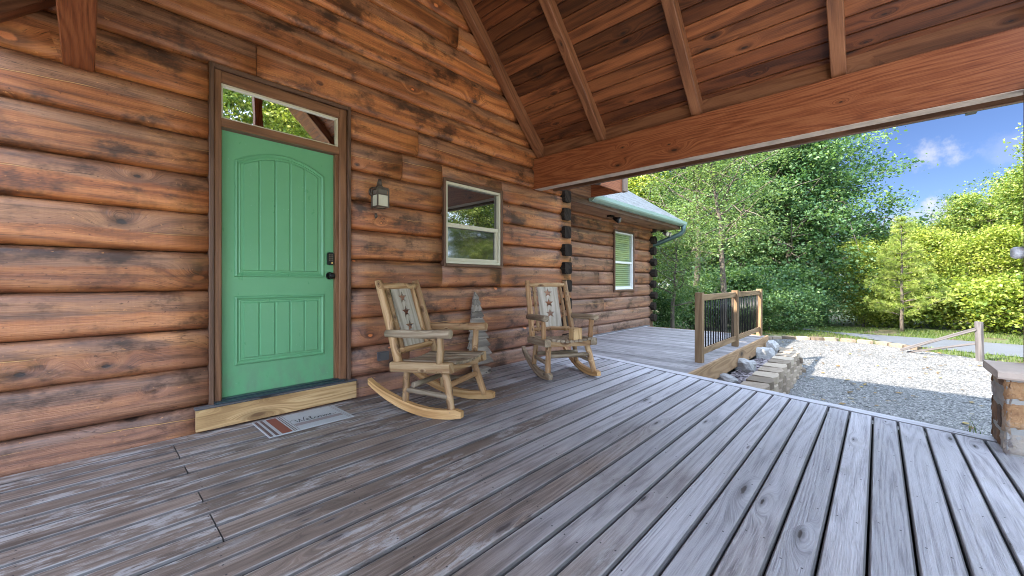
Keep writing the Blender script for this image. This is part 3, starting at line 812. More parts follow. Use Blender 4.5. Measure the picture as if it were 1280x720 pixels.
mb = MB(); mb.box((-1.8, YF - .18, -.6), (4.3, .0, -.10)); mb.box((5.0, -1.95, -.6), (9.7, .6, -.12)); mb.prism([(4.29, .05, -.1), (4.29, YF - .15, -.1), (edge_x(YF) - .06, YF - .15, -.1), (edge_x(.05) - .06, .05, -.1)], (0, 0, -1), .5)
o = mb.build('deck_underside', plain('dark_underside', (.02, .016, .013), .9)); tag(o, 'dark joists under the porch deck', 'deck', kind='structure')

# ---- railing
rail = empty('deck_railing', (7.85, -1.87, 0), 0, 'wooden deck railing with thin black balusters beside the gravel', 'railing')
def rp(mb, name, mat): o = mb.build(name, mat, rail); o.location = (-7.85, 1.87, 0); return o
PX = (5.90, 7.80, 9.72)
for px_ in PX:
    m1 = MB(); m1.box((px_ - .05, -1.925, -.01), (px_ + .05, -1.825, .975), .006); rp(m1, 'post', RAIL)
for a, c in zip(PX[:-1], PX[1:]):
    m1 = MB(); m1.box((a + .05, -1.895, .855), (c - .05, -1.855, .945), .004); rp(m1, 'top_rail', RAIL)
    m1 = MB(); m1.box((a + .05, -1.895, .085), (c - .05, -1.855, .175), .004); rp(m1, 'bottom_rail', RAIL)
    n = 14
    for i in range(n):
        x = a + .05 + (c - a - .1) * (i + .75) / (n + .5)
        m1 = MB(); m1.tube([(x, -1.875, .17), (x, -1.875, .86)], [.0095, .0095], 8, .5); rp(m1, 'baluster', BLACK)

# ================================================================== rocking chairs
def star(cx, cz, r, rot=0.):
    return [(cx + (r if i % 2 == 0 else r * .40) * math.sin(rot + i * math.pi / 5), cz + (r if i % 2 == 0 else r * .40) * math.cos(rot + i * math.pi / 5)) for i in range(10)]
def panel_mesh(w, h, th, stars):
    cu = bpy.data.curves.new('panel', 'CURVE'); cu.dimensions = '2D'; cu.fill_mode = 'BOTH'; cu.extrude = th / 2
    for poly in [[(-w / 2, 0), (w / 2, 0), (w / 2, h), (-w / 2, h)]] + stars:
        sp = cu.splines.new('POLY'); sp.points.add(len(poly) - 1); sp.use_cyclic_u = True
        for p, q in zip(sp.points, poly): p.co = (q[0], q[1], 0, 1)
    ob = bpy.data.objects.new('tmp', cu); COL.objects.link(ob)
    dg = bpy.context.evaluated_depsgraph_get(); dg.update()
    me = bpy.data.meshes.new_from_object(ob.evaluated_get(dg))
    bpy.data.objects.remove(ob); bpy.data.curves.remove(cu)
    for l in list(me.uv_layers): me.uv_layers.remove(l)
    uvl = me.uv_layers.new(name='UVMap')
    for lp in me.loops:
        c = me.vertices[lp.vertex_index].co; uvl.data[lp.index].uv = (c.y + 3, c.x)
    at = me.attributes.new('rnd', 'FLOAT', 'FACE')
    for d in at.data: d.value = .43
    me.materials.clear(); me.materials.append(CHAIRPANEL)
    return me

def make_chair(label, seed):
    global jr
    rr = random.Random(seed)
    ch = empty('rocking_chair', (0, 0, 0), 0, label, 'rocking chair', 'log rocking chairs on the porch')
    W = .29                                   # half distance between rockers
    def limb(name, a, b_, r0, r1, mat=CHAIRLOG, n=10):
        a = Vector(a); b_ = Vector(b_); mid = (a + b_) / 2 + Vector((rr.uniform(-1, 1), rr.uniform(-1, 1), rr.uniform(-1, 1))) * .006
        m = MB(); m.tube([a, mid, b_], [r0, (r0 + r1) / 2 * 1.04, r1], n, rr.random(), wob=.22, sub=3); return m.build(name, mat, ch)
    # rockers: sawn from board, curved
    for sx in (-1, 1):
        m = MB(); rings = []; us = []
        N = 18; Rr = 1.15
        for i in range(N + 1):
            y = -.40 + .95 * i / N
            z = (Rr - math.sqrt(Rr * Rr - (y + .12) ** 2))
            hh = .075 * (1 - .35 * max(0, (i / N - .7) / .3))
            if i == 0: hh = .05
            x = sx * (W + .01)
            t = .024
            rings.append([Vector((x - t, y, z + .001)), Vector((x + t, y, z + .001)), Vector((x + t, y, z + hh)), Vector((x - t, y, z + hh))]); us.append(y)
        m.loft(rings, us, [0, .05, .12, .17, .24], rr.random()); m.build('rocker', ROCKER if seed == 1 else CHAIRGREY if sx < 0 else ROCKER, ch)
    for sx in (-1, 1):
        limb('front_leg', (sx * (W + .005), -.30, .06), (sx * .245, -.20, .40), .031, .033)
        limb('rear_leg', (sx * (W + .005), .16, .09), (sx * .255, .17, .40), .029, .029)
        limb('side_stretcher', (sx * .285, -.26, .185), (sx * .28, .17, .195), .024, .022, CHAIRGREY)
    limb('cross_stretcher', (-.27, -.235, .265), (.27, -.235, .265), .024, .026, CHAIRGREY if seed == 2 else CHAIRLOG)
    limb('cross_stretcher', (-.27, .10, .24), (.27, .10, .24), .024, .024, CHAIRGREY)
    # seat: side rails + dished slats + apron
    sz = .42
    for sx in (-1, 1):
        m = MB(); m.bar((sx * .295, -.30, sz + .003), (sx * .295, .30, sz - .03), .085, .075, (0, 0, 1), .012, rr.random()); m.build('seat_rail', CHAIRGREY if (seed == 2) else CHAIRLOG, ch)
    st = MB(); n = 9
    for i in range(n):
        x = -.255 + .51 * (i + .5) / n; dip = .028 * (1 - (x / .27) ** 2)
        st.bar((x, -.315, sz + .045 - dip), (x, .27, sz + .015 - dip), .051, .026, (1, 0, 0), .009, rr.random())
    st.build('seat', CHAIRGREY, ch)
    ap = MB(); N = 10
    top = [(-.255 + .51 * i / N, sz + .028 - .028 * (1 - ((-.255 + .51 * i / N) / .27) ** 2)) for i in range(N + 1)]
    ap.prism([(x, -.285, z) for x, z in top] + [(.255, -.285, sz - .045), (-.255, -.285, sz - .045)], (0, 1, 0), .03, rr.random()); ap.build('apron', CHAIRLOG, ch)
    # back
    tilt = lambda s: Vector((0, .235 + .245 * s, sz - .02 + .735 * s))     # s along the back
    for sx in (-1, 1):
        a = tilt(0) + Vector((sx * .285, 0, 0)); b_ = tilt(1.0) + Vector((sx * .268, 0, 0)); limb('back_post', a, b_, .036, .034)
        a = tilt(.12) + Vector((sx * .190, 0, 0)); b_ = tilt(.93) + Vector((sx * .186, 0, 0)); limb('back_spindle', a, b_, .022, .021)
        limb('armrest', (sx * .30, .36, .675), (sx * .318, -.305, .705), .033, .037, CHAIRLOG if seed == 1 and sx > 0 else CHAIRGREY)
        limb('arm_post', (sx * .300, -.19, .45), (sx * .312, -.20, .685), .029, .027)
    a = tilt(.93) + Vector((-.255, 0, 0)); b_ = tilt(.93) + Vector((.255, 0, 0)); limb('top_crossbar', a, b_, .03, .029)
    a = tilt(.16) + Vector((-.265, 0, 0)); b_ = tilt(.16) + Vector((.265, 0, 0)); limb('lower_crossbar', a, b_, .024, .026)
    h = .735 * .79
    me = panel_mesh(.285, h, .012, [star(0, h * q, .066) for q in (.36, .60, .84)])
    pn = bpy.data.objects.new('star_panel', me); COL.objects.link(pn); pn.parent = ch
    d = (tilt(1) - tilt(0)).normalized()
    p0 = tilt(.155)
    pn.matrix_local = Matrix(((1, 0, 0, p0.x), (0, d.y, -d.z, p0.y), (0, d.z, d.y, p0.z), (0, 0, 0, 1)))
    return ch
c1 = make_chair('log rocking chair nearest the green door, in front of the wooden tree', 1)
c1.location = (2.20, -.80, .001); c1.rotation_euler = (0, 0, R(20))
c2 = make_chair('farther log rocking chair, with a small pale wood block on its seat', 2)
c2.location = (3.98, -.86, .001); c2.rotation_euler = (0, 0, R(-30))
# wood block on chair 2 (seat local point)
mb = MB(); mb.box((-.06, -.055, 0), (.06, .055, .135), .004, .22, axis=2)
wb = mb.build('wooden_block', PINE); p = Matrix.Rotation(R(-30), 4, 'Z') @ Vector((.09, -.22, 0)); wb.location = (3.98 + p.x, -.86 + p.y, .4455); wb.rotation_euler = (0, 0, R(-24))
tag(wb, 'small pale wooden block standing on the seat of the farther rocking chair', 'wood block')

# ================================================================== small things on the porch
# slatted tree ornament
tr = empty('wooden_tree', (3.30, -.16, 0), 0, 'grey weathered slat tree ornament leaning by the wall between the chairs', 'ornament')
lean = lambda z: .02 + .09 * z
n = 10; z = .11
for i in range(n):
    q = i / n; w0 = .205 * (1 - q) + .026; hgt = .129 - i * .0045; w1 = w0 * .60 - .004 if i < n - 1 else .003
    m = MB(); yy = lean(z); N = 9; pts = []
    for k in range(N + 1):
        t = k / N; pts.append((w0 * (2 * t - 1), yy - .016, z + random.uniform(-.007, .007) + (.010 if k in (0, N) else 0)))
    m.prism(pts + [(w1, yy + .012, z + hgt), (-w1, yy + .012, z + hgt)], (0, 1, 0), .020)
    m.build('slat', GREYSLAT, tr); z += hgt - .022
m = MB(); m.bar((0, .075, .0), (0, .115, .92), .03, .02, (1, 0, 0), .003); m.build('stem', GREYSLAT, tr)
m = MB(); m.box((-.10, -.06, 0), (.10, .06, .075), .004); m.build('base_block', GREYSLAT, tr)

# door mat
def mat_cloth():
    m, t, b = new_mat('woven_mat_grey'); tc = t.n('ShaderNodeTexCoord').outputs['Object']
    w = t.noise(tc, 180., 2); c = t.mix(w, (.30, .295, .30), (.47, .46, .46)); t.l(c, b.inputs['Base Color']); b.inputs['Roughness'].default_value = .95
    t.l(t.bump(w, .5, .004), b.inputs['Normal']); return m
matobj = empty('door_mat', (1.21, -.31, .002), 0, 'grey striped welcome mat lying before the green door', 'door mat')
ML, MD = .625, .43
m = MB(); m.box((-ML / 2, -MD / 2, 0), (ML / 2, MD / 2, .008), .003); m.build('mat_base', mat_cloth(), matobj)
RUST = plain('rust_red_weave', (.21, .06, .035), .95, 0, .25, 120); DUSK = plain('dark_weave', (.05, .045, .05), .95); MAUVE = plain('mauve_weave', (.26, .205, .20), .95, 0, .15, 150)
def strip(mb, x0, x1, y0, y1, z): mb.v.extend([(x0, y0, z), (x1, y0, z), (x1, y1, z), (x0, y1, z)]); b0 = len(mb.v) - 4; mb.face([b0, b0 + 1, b0 + 2, b0 + 3], [(x0, y0), (x1, y0), (x1, y1), (x0, y1)], .5)
m = MB(); strip(m, -.225, -.155, -MD / 2 + .012, MD / 2 - .012, .0092); m.build('rust_band', RUST, matobj)
m = MB(); strip(m, -.305, -.285, -MD / 2 + .006, MD / 2 - .006, .0092); strip(m, -.268, -.248, -MD / 2 + .006, MD / 2 - .006, .0092); strip(m, -.128, -.122, -MD / 2 + .006, MD / 2 - .006, .0092); strip(m, -.143, -.137, -MD / 2 + .006, MD / 2 - .006, .0092)
strip(m, -.108, -.105, -MD / 2 + .006, MD / 2 - .006, .0092); m.build('dark_stripe', RUST and plain('brown_weave', (.12, .07, .06), .95), matobj)
m = MB(); strip(m, -.10, .265, -.115, -.055, .0092); m.build('mauve_band', MAUVE, matobj)
m = MB(); strip(m, .272, .276, -MD / 2 + .01, MD / 2 - .01, .0094); strip(m, .285, .289, -MD / 2 + .01, MD / 2 - .01, .0094); m.build('thin_stripe', MAUVE, matobj)
# script lettering: Welcome
S = [
 [(-.02, .55), (.06, .68), (.16, .74), (.22, .66), (.24, .40), (.27, .10), (.31, .06), (.38, .35), (.45, .68), (.46, .40), (.50, .08), (.56, .10), (.64, .45), (.74, .82), (.82, .92)],
 [(.70, .12), (.78, .18), (.84, .32), (.80, .42), (.74, .30), (.78, .10), (.88, .06), (.98, .22), (1.06, .60), (1.06, .78), (1.00, .66), (1.00, .22), (1.05, .06), (1.14, .12)],
 [(1.30, .36), (1.22, .38), (1.16, .22), (1.20, .07), (1.30, .08), (1.38, .18), (1.42, .34), (1.36, .28), (1.38, .10), (1.46, .06), (1.54, .18), (1.52, .34), (1.44, .34), (1.50, .24), (1.60, .26)],
 [(1.60, .26), (1.66, .36), (1.66, .08), (1.72, .28), (1.78, .34), (1.79, .08), (1.85, .28), (1.91, .34), (1.93, .10), (2.0, .08), (2.08, .20), (2.12, .34), (2.06, .36), (2.03, .20), (2.10, .07), (2.24, .12), (2.40, .26)],
]
def catmull(pts, k=6):
    out = []; P = [pts[0]] + pts + [pts[-1]]
    for i in range(1, len(P) - 2):
        p0, p1, p2, p3 = P[i - 1], P[i], P[i + 1], P[i + 2]
        for j in range(k):
            t = j / k
            out.append(tuple(.5 * (2 * p1[c] + (p2[c] - p0[c]) * t + (2 * p0[c] - 5 * p1[c] + 4 * p2[c] - p3[c]) * t * t + (3 * p1[c] - p0[c] - 3 * p2[c] + p3[c]) * t ** 3) for c in (0, 1)))
    out.append(pts[-1]); return out
m = MB()
for st in S:
    pts = [(-.095 + p[0] * .142, -.045 + p[1] * .125) for p in catmull(st)]
    for i in range(len(pts) - 1):
        a = Vector((*pts[i], .0095)); b_ = Vector((*pts[i + 1], .0095)); d = b_ - a
        if d.length < 1e-5: continue
        d.normalize(); nrm = Vector((-d.y, d.x, 0)); w = .0016 + .0015 * abs(d.dot(Vector((.45, -.89, 0))))
        q = [a - nrm * w - d * .0008, b_ - nrm * w + d * .0008, b_ + nrm * w + d * .0008, a + nrm * w - d * .0008]
        b0 = len(m.v); m.v.extend([tuple(x) for x in q]); m.face([b0, b0 + 1, b0 + 2, b0 + 3], [(0, 0)] * 4, .5)
m.build('lettering', DUSK, matobj)

# wall lantern
ln = empty('wall_lantern', (1.97, -.02, 1.98), 0, 'bronze box wall lantern with cream glass between door and window', 'lantern')
m = MB(); m.tube([(-.0, .03, .05), (0, -.005, .05)], [.055, .05], 16); m.build('wall_plate', DARKIRON, ln)
m = MB(); m.tube([(0, -.0, .05), (0, -.05, .075), (0, -.075, .13), (0, -.10, .155), (0, -.125, .14), (0, -.12, .085)], [.011] * 6, 8); m.tube([(0, -.105, .10), (0, -.105, .16)], [.022, .018], 10); m.build('scroll_arm', DARKIRON, ln)
m = MB()
a, yb, zb, zt = .058, -.115, -.125, .06
for sx in (-1, 1):
    for sy in (-1, 1): m.box((sx * a - .006, yb + sy * a - .006, zb), (sx * a + .006, yb + sy * a + .006, zt), .001)
for zz in (zb, -.005, zt - .012):
    for s in (-1, 1):
        m.box((-a, yb + s * a - .005, zz), (a, yb + s * a + .005, zz + .012), .001); m.box((s * a - .005, yb - a, zz), (s * a + .005, yb + a, zz + .012), .001)
m.box((-a, yb - a, zt), (a, yb + a, zt + .012), .002); m.tube([(0, yb, zt + .012), (0, yb, zt + .05)], [.05, .012], 4)
m.build('cage', DARKIRON, ln)
m = MB(); m.box((-a + .006, yb - a + .006, zb + .01), (a - .006, yb + a - .006, -.005), .001); m.build('lower_glass', LAMPGLASS, ln)
m = MB(); m.box((-a + .008, yb - a + .008, .007), (a - .008, yb + a - .008, zt - .012), .001); m.build('upper_glass', glass('lantern_upper_glass', (.16, .14, .11), .1, 1.6), ln)
m = MB(); m.tube([(0, -.03, -.17), (0, -.035, -.20), (0, -.02, -.215)], [.012, .016, .008], 8); m.build('finial', DARKIRON, ln)

# outlet cover
oc = empty('outlet_cover', (2.07, -.012, .37), 0, 'grey weatherproof outlet cover low on the log wall behind a chair', 'outlet cover')
m = MB(); m.box((-.06, -.01, -.045), (.06, .02, .045), .006, axis=1); m.build('cover_plate', GREYPLATE, oc)
m = MB(); m.box((-.045, -.022, -.03), (.045, -.0105, .03), .005, axis=1); m.build('flap', GREYPLATE, oc)

# security lights at the wing
for (lx, ly, lz, lab, two) in ((7.42, .35, 2.50, 'small black motion light under the soffit above the wing window', False), (10.33, .42, 2.46, 'twin bulb flood light at the far corner of the wing', True)):
    sl = empty('flood_light', (lx, ly, lz), 0, lab, 'flood light', 'flood lights under the wing eave')
    m = MB(); m.box((-.07, -.05, -.03), (.07, .05, .015), .006); m.build('base', BLACK, sl)
    for sx in ((-1, 1) if two else (1,)):
        m = MB(); m.tube([(sx * .05, -.02, -.04), (sx * .08, -.07, -.07), (sx * .10, -.15, -.10)], [.022, .045, .07], 12); m.build('lamp_head', GREYPLATE if two else BLACK, sl)
        m = MB(); m.tube([(sx * .10, -.15, -.10), (sx * .104, -.165, -.105)], [.066, .05], 12); m.build('lens', LAMPGLASS if two else GREYPLATE, sl)

# sensor on the porch post
m = MB(); m.tube([(4.50, -4.478, 1.335), (4.50, -4.44, 1.335), (4.50, -4.425, 1.335)], [.042, .042, .03], 14)
o = m.build('door_sensor', PLASTIC); tag(o, 'white round plastic sensor fixed to the porch post above the stone pier', 'sensor')

# ---- stone pier
pier = empty('stone_pier', (4.29, -4.55, 0), 0, 'square stone pier with slab cap at the deck corner', 'pier')
X0, X1, Y0, Y1, ZT = 4.07, 4.51, -4.78, -4.33, .495
def pp(mb, name, mat): o = mb.build(name, mat, pier); o.location = (-4.29, 4.55, 0); return o
m = MB(); m.box((X0 + .012, Y0 + .012, -.01), (X1 - .012, Y1 - .012, ZT), .004); pp(m, 'mortar_core', MORTAR)
m = MB(); prr = random.Random(5)
def stone(mb, c, du, dv, dn, su, sv, rnd):
    # rounded irregular slab: grid on a face, displaced
    n = 8; pts = {}
    base = len(mb.v)
    for i in range(n + 1):
        for j in range(n + 1):
            s, t = i / n * 2 - 1, j / n * 2 - 1
            e = max(abs(s), abs(t))
            k = 1 - .06 * (s * s * t * t)
            off = .013 * (1 - e ** 9) + .012 * mnoise.noise(Vector((s * 1.5 + rnd * 40, t * 1.5, rnd * 17))) - (.012 if e > .99 else 0)
            wob = .012 * mnoise.noise(Vector((s * 2, t * 2 + rnd * 33, 5)))
            mb.v.append(tuple(Vector(c) + du * (s * su * k + wob) + dv * (t * sv * k + wob) + dn * off))
    for i in range(n):
        for j in range(n):
            a = base + i * (n + 1) + j; q = (a, a + n + 1, a + n + 2, a + 1)
            mb.face(q, [(i, j), (i + 1, j), (i + 1, j + 1), (i, j + 1)], rnd, True)
for face in range(4):
    if face == 0: o_, du, dn, L = Vector((X0 + .018, Y1, 0)), Vector((0, -1, 0)), Vector((-1, 0, 0)), Y1 - Y0
    elif face == 1: o_, du, dn, L = Vector((X0, Y1 - .018, 0)), Vector((1, 0, 0)), Vector((0, 1, 0)), X1 - X0
    elif face == 2: o_, du, dn, L = Vector((X1 - .018, Y1, 0)), Vector((0, -1, 0)), Vector((1, 0, 0)), Y1 - Y0
    else: o_, du, dn, L = Vector((X0, Y0 + .018, 0)), Vector((1, 0, 0)), Vector((0, -1, 0)), X1 - X0
    z = .0
    while z < ZT - .02:
        h = min(prr.uniform(.10, .2), ZT - z)
        if ZT - z - h < .06: h = ZT - z
        a = 0.
        while a < L - .02:
            w = min(prr.uniform(.10, .30), L - a)
            if L - a - w < .07: w = L - a
            stone(m, o_ + du * (a + w / 2) + Vector((0, 0, z + h / 2)), du, Vector((0, 0, 1)), dn, w / 2 - .002, h / 2 - .002, prr.random())
            a += w
        z += h
pp(m, 'field_stones', PIERSTONE)
m = MB()
for (a, b_) in (((X0 - .03, Y0 - .03, ZT), (X1 + .03, Y1 + .03, ZT + .055)),): m.box(a, b_, .012, .5, axis=1)
cp = pp(m, 'cap', CAPSTONE)
# grass tuft by the pier
def blades(name, pts, h, w, mat, spread=.3, seed=3, seg=3):
    rr = random.Random(seed); m = MB()
    for p in pts:
        a = rr.uniform(0, 6.28); L = h * rr.uniform(.5, 1.2); d = Vector((math.cos(a), math.sin(a), 0)); s = Vector((-d.y, d.x, 0)); r = rr.random()
        sp_ = spread * rr.uniform(.2, 1.2); base = len(m.v); p = Vector(p)
        for k in range(seg + 1):
            t = k / seg; c = p + d * (L * sp_ * t * t) + Vector((0, 0, L * (t - .25 * sp_ * t * t))); ww = w * (1 - t * .95)
            m.v.extend([tuple(c - s * ww), tuple(c + s * ww)])
        for k in range(seg):
            q = base + 2 * k; m.face((q, q + 1, q + 3, q + 2), [(0, 0)] * 4, r, True)
    return m.build(name, mat)
o = blades('grass_tuft', [(4.555 + random.uniform(-.02, .05), -4.27 + random.uniform(-.03, .06), -.05) for i in range(11)], .2, .004, GRASSM, .5)
tag(o, 'thin tuft of grass growing at the foot of the stone pier', 'grass tuft')

# ================================================================== ground, gravel, road, beds
def gz(x, y):
    F = .7334 * x + .680 * (y + 3.73)
    d = max(0., F - 13.5); z = GZ
    z -= .045 * min(d, 30)
    n_ = .05 * mnoise.noise(Vector((x * .25, y * .25, 0)))
    return z + n_ * min(1., max(0., (F - 11.) / 4)) + .0
mb = MB()
def axis_pts(lo, hi):
    a = [lo]; 
    while a[-1] < hi:
        s = .5 if -8 < a[-1] < 26 else 1 + abs(a[-1] - 9) * .10
        a.append(a[-1] + s)
    return a
xs = axis_pts(-140, 300); ys = axis_pts(-220, 160)
for x in xs:
    for y in ys: mb.v.append((x, y, gz(x, y)))
ny = len(ys)
for i in range(len(xs) - 1):
    for j in range(ny - 1):
        a = i * ny + j; mb.face((a, a + ny, a + ny + 1, a + 1), [(0, 0)] * 4, .5, True)
o = mb.build('ground', GROUND); tag(o, 'soil and grass ground around the cabin', 'ground', kind='structure')
def sheet(name, poly, dz, mat, label, cat, step=.5, kind='structure'):
    # triangulated fill following the terrain
    bm = bmesh.new()
    vs = [bm.verts.new((x, y, 0)) for x, y in poly]; f = bm.faces.new(vs)
    bmesh.ops.triangulate(bm, faces=bm.faces)
    for ax in (0, 1):
        lo = min(p[ax] for p in poly); hi = max(p[ax] for p in poly); c = math.ceil(lo / step) * step
        while c < hi:
            no = (1, 0, 0) if ax == 0 else (0, 1, 0); co = (c, 0, 0) if ax == 0 else (0, c, 0)
            bmesh.ops.bisect_plane(bm, geom=bm.verts[:] + bm.edges[:] + bm.faces[:], plane_co=co, plane_no=no); c += step
    for v in bm.verts: v.co.z = gz(v.co.x, v.co.y) + dz
    bmesh.ops.recalc_face_normals(bm, faces=bm.faces)
    if sum(f.normal.z for f in bm.faces) < 0: bmesh.ops.reverse_faces(bm, faces=bm.faces)
    me = bpy.data.meshes.new(name); bm.to_mesh(me); bm.free(); me.materials.append(mat)
    o = bpy.data.objects.new(name, me); COL.objects.link(o); return tag(o, label, cat, kind=kind)
GP = [(4.2, -2.2), (9.6, -2.62), (10.4, -1.95), (13.5, -1.07), (14.25, -1.7), (14.75, -2.83), (14.75, -3.76), (14.15, -4.5), (13.4, -5.6), (13.0, -9), (11, -13), (-6, -13), (-6, -4.6), (2, -4.6)]
sheet('gravel', GP, .006, GRAVEL, 'pale gravel parking area beside the porch', 'gravel')
RDP = [(19.0, -1.6), (17.455, -2.6), (17.46, -4.737), (17.25, -6.6), (17.0, -9), (16.4, -18), (14.0, -18), (14.3, -9), (14.45, -6.16), (14.74, -4.85), (15.52, -3.93), (16.79, -2.787), (18.6, -1.2)]
sheet('reflector', [(-14, -5.4), (7.5, -5.4), (7.5, -12.9), (-14, -12.9)], .012, plain('pale_bounce', (.62, .59, .53), .9, 0, .15, 3, .3), 'unseen pale forecourt in front of the porch', 'reflector')  # pale sheet added out of view only to bounce sunlight under the roof
sheet('road', RDP, .012, ASPHALT, 'narrow asphalt driveway beyond the gravel', 'road')
# loose gravel stones
def pebbles(name, spots, smin, smax, mat, label, cat, flat=.6, seed=2):
    r = np.random.default_rng(seed); m = MB()
    oc_ = [(1, 0, 0), (-1, 0, 0), (0, 1, 0), (0, -1, 0), (0, 0, 1), (0, 0, -1)]
    fc = [(0, 2, 4), (2, 1, 4), (1, 3, 4), (3, 0, 4), (2, 0, 5), (1, 2, 5), (3, 1, 5), (0, 3, 5)]
    V = []; F = []; RN = []
    for (x, y, z) in spots:
        s = r.uniform(smin, smax) * .5; rot = Matrix.Rotation(r.uniform(0, 6.28), 3, 'Z') @ Matrix.Rotation(r.normal(0, .35), 3, 'X')
        b0 = len(V); rn = r.random()
        for p in oc_:
            q = rot @ Vector((p[0] * s * r.uniform(.8, 1.3), p[1] * s * r.uniform(.6, 1.), p[2] * s * flat * r.uniform(.6, 1.)))
            V.append((x + q.x, y + q.y, z + q.z))
        for f in fc: F.append((b0 + f[0], b0 + f[1], b0 + f[2])); RN.append(rn)
    me = bpy.data.meshes.new(name); me.from_pydata(V, [], F); at = me.attributes.new('rnd', 'FLOAT', 'FACE'); at.data.foreach_set('value', RN); me.materials.append(mat)
    o = bpy.data.objects.new(name, me); COL.objects.link(o); return tag(o, label, cat, kind='stuff')
def in_poly(x, y, poly):
    c = False; n_ = len(poly)
    for i in range(n_):
        x1, y1 = poly[i]; x2, y2 = poly[(i + 1) % n_]
        if (y1 > y) != (y2 > y) and x < (x2 - x1) * (y - y1) / (y2 - y1) + x1: c = not c
    return c
pr = random.Random(9); sp_ = []
while len(sp_) < 16000:
    x = pr.uniform(5, 14.5); y = pr.uniform(-8.5, -1.2)
    if in_poly(x, y, GP) and (x > edge_x(y) + .1) and pr.random() < (1.25 - x / 15): sp_.append((x, y, gz(x, y) + .008))
pebbles('gravel_stones', sp_, .014, .040, PEBBLE, 'loose gravel stones over the parking area', 'gravel')

# segmental block walls
def block_run(mb, pts, z0, courses, bh, depth, bl, rr, batter=.0):
    pts = [Vector((*p, 0)) for p in pts]
    cum = [0.]
    for a, b_ in zip(pts[:-1], pts[1:]): cum.append(cum[-1] + (b_ - a).length)
    def pos(s):
        s = max(0, min(cum[-1] - 1e-4, s))
        for i in range(len(pts) - 1):
            if s <= cum[i + 1]: break
        d = (pts[i + 1] - pts[i]).normalized(); return pts[i] + d * (s - cum[i]), d
    for c in range(courses):
        s = -bl / 2 * (c % 2) if courses > 1 else 0.
        while s < cum[-1]:
            w = bl * rr.uniform(.92, 1.02)
            p, d = pos(s + w / 2); nn = Vector((-d.y, d.x, 0))   # towards the bed (left of direction)
            g = .009; zb = z0(p.x, p.y) + c * bh; ins = batter * c
            hw = w / 2 - g; r = rr.random()
            # trapezoid plan with a bulged split face
            front = []
            for k in range(6):
                t = -1 + 2 * k / 5
                front.append((hw * t, -.040 * (1 - abs(t) ** 2.2) + rr.uniform(-.007, .007)))
            plan = front + [(hw * .72, depth), (-hw * .72, depth)]
            lo = [p + d * x + nn * (y + ins) + Vector((0, 0, zb + .002)) for x, y in plan]
            hi = [p + d * x + nn * (y + ins + .004) + Vector((0, 0, zb + bh - .003)) for x, y in plan]
            mb.loft([lo, hi], [0, bh], [0, .05, .1, .15, .2, .25, .5, .7, .9], r)
            s += w + .002
rr_ = random.Random(12)
mb = MB(); block_run(mb, [(5.6, -2.72), (9.42, -2.64), (9.75, -2.45), (9.95, -2.12)], lambda x, y: GZ - .03, 4, .10, .27, .42, rr_, .02)
o = mb.build('retaining_wall', BLOCK); tag(o, 'low tan split-block retaining wall stepping between bed and gravel', 'retaining wall')
mb = MB(); block_run(mb, [(10.2, -1.95), (13.4, -1.10), (14.2, -1.65), (14.75, -2.75), (14.80, -3.7), (14.2, -4.4)], lambda x, y: gz(x, y) - .02, 1, .11, .2, .36, rr_)
o = mb.build('block_edging', BLOCK); tag(o, 'single row of tan blocks edging the far side of the gravel', 'edging')
# raised bed and chips
mb = MB(); mb.box((5.0, -2.55, -.62), (9.75, -2.03, -.36), .02); o = mb.build('planting_bed', plain('bed_soil', (.05, .035, .03), .95, 0, .4, 8, .6)); tag(o, 'raised soil bed under the side deck railing', 'bed', kind='structure')
sp_ = [(pr.uniform(5.5, 9.7), pr.uniform(-2.50, -2.04), -.345 + pr.uniform(0, .03)) for i in range(2600)]
pebbles('slate_chips', sp_, .04, .11, CHIP, 'dark slate chips covering the raised bed', 'slate chips', .3, 5)
def boulder(loc, s, seed, label):
    bm = bmesh.new(); bmesh.ops.create_icosphere(bm, subdivisions=3, radius=1)
    for v in bm.verts:
        n_ = mnoise.fractal(v.co * 1.3 + Vector((seed * 7, 0, 0)), .8, 2, 3)
        q = v.co.copy(); 
        for a in range(3): q[a] = max(-.78, min(.78, q[a]))
        v.co = q * (1 + .28 * n_); v.co.x *= s[0]; v.co.y *= s[1]; v.co.z *= s[2]
    me = bpy.data.meshes.new('rock'); bm.to_mesh(me); bm.free(); me.materials.append(ROCKM)
    at = me.attributes.new('rnd', 'FLOAT', 'FACE'); at.data.foreach_set('value', [.3 + .1 * (seed % 4)] * len(me.polygons))
    o = bpy.data.objects.new('rock', me); COL.objects.link(o); o.location = loc; o.rotation_euler = (0, 0, seed); return tag(o, label, 'rock', 'grey rocks in the raised bed')
boulder((7.35, -2.12, -.27), (.22, .13, .15), 1, 'grey rock in the slate bed below the middle of the deck railing')
boulder((8.75, -2.13, -.25), (.20, .12, .17), 2, 'pale block-like rock in the slate bed near the far railing post')
boulder((9.35, -2.16, -.23), (.13, .12, .19), 3, 'upright grey rock at the far end of the slate bed')
boulder((6.35, -2.11, -.31), (.25, .12, .10), 4, 'flat grey rock at the near end of the slate bed')

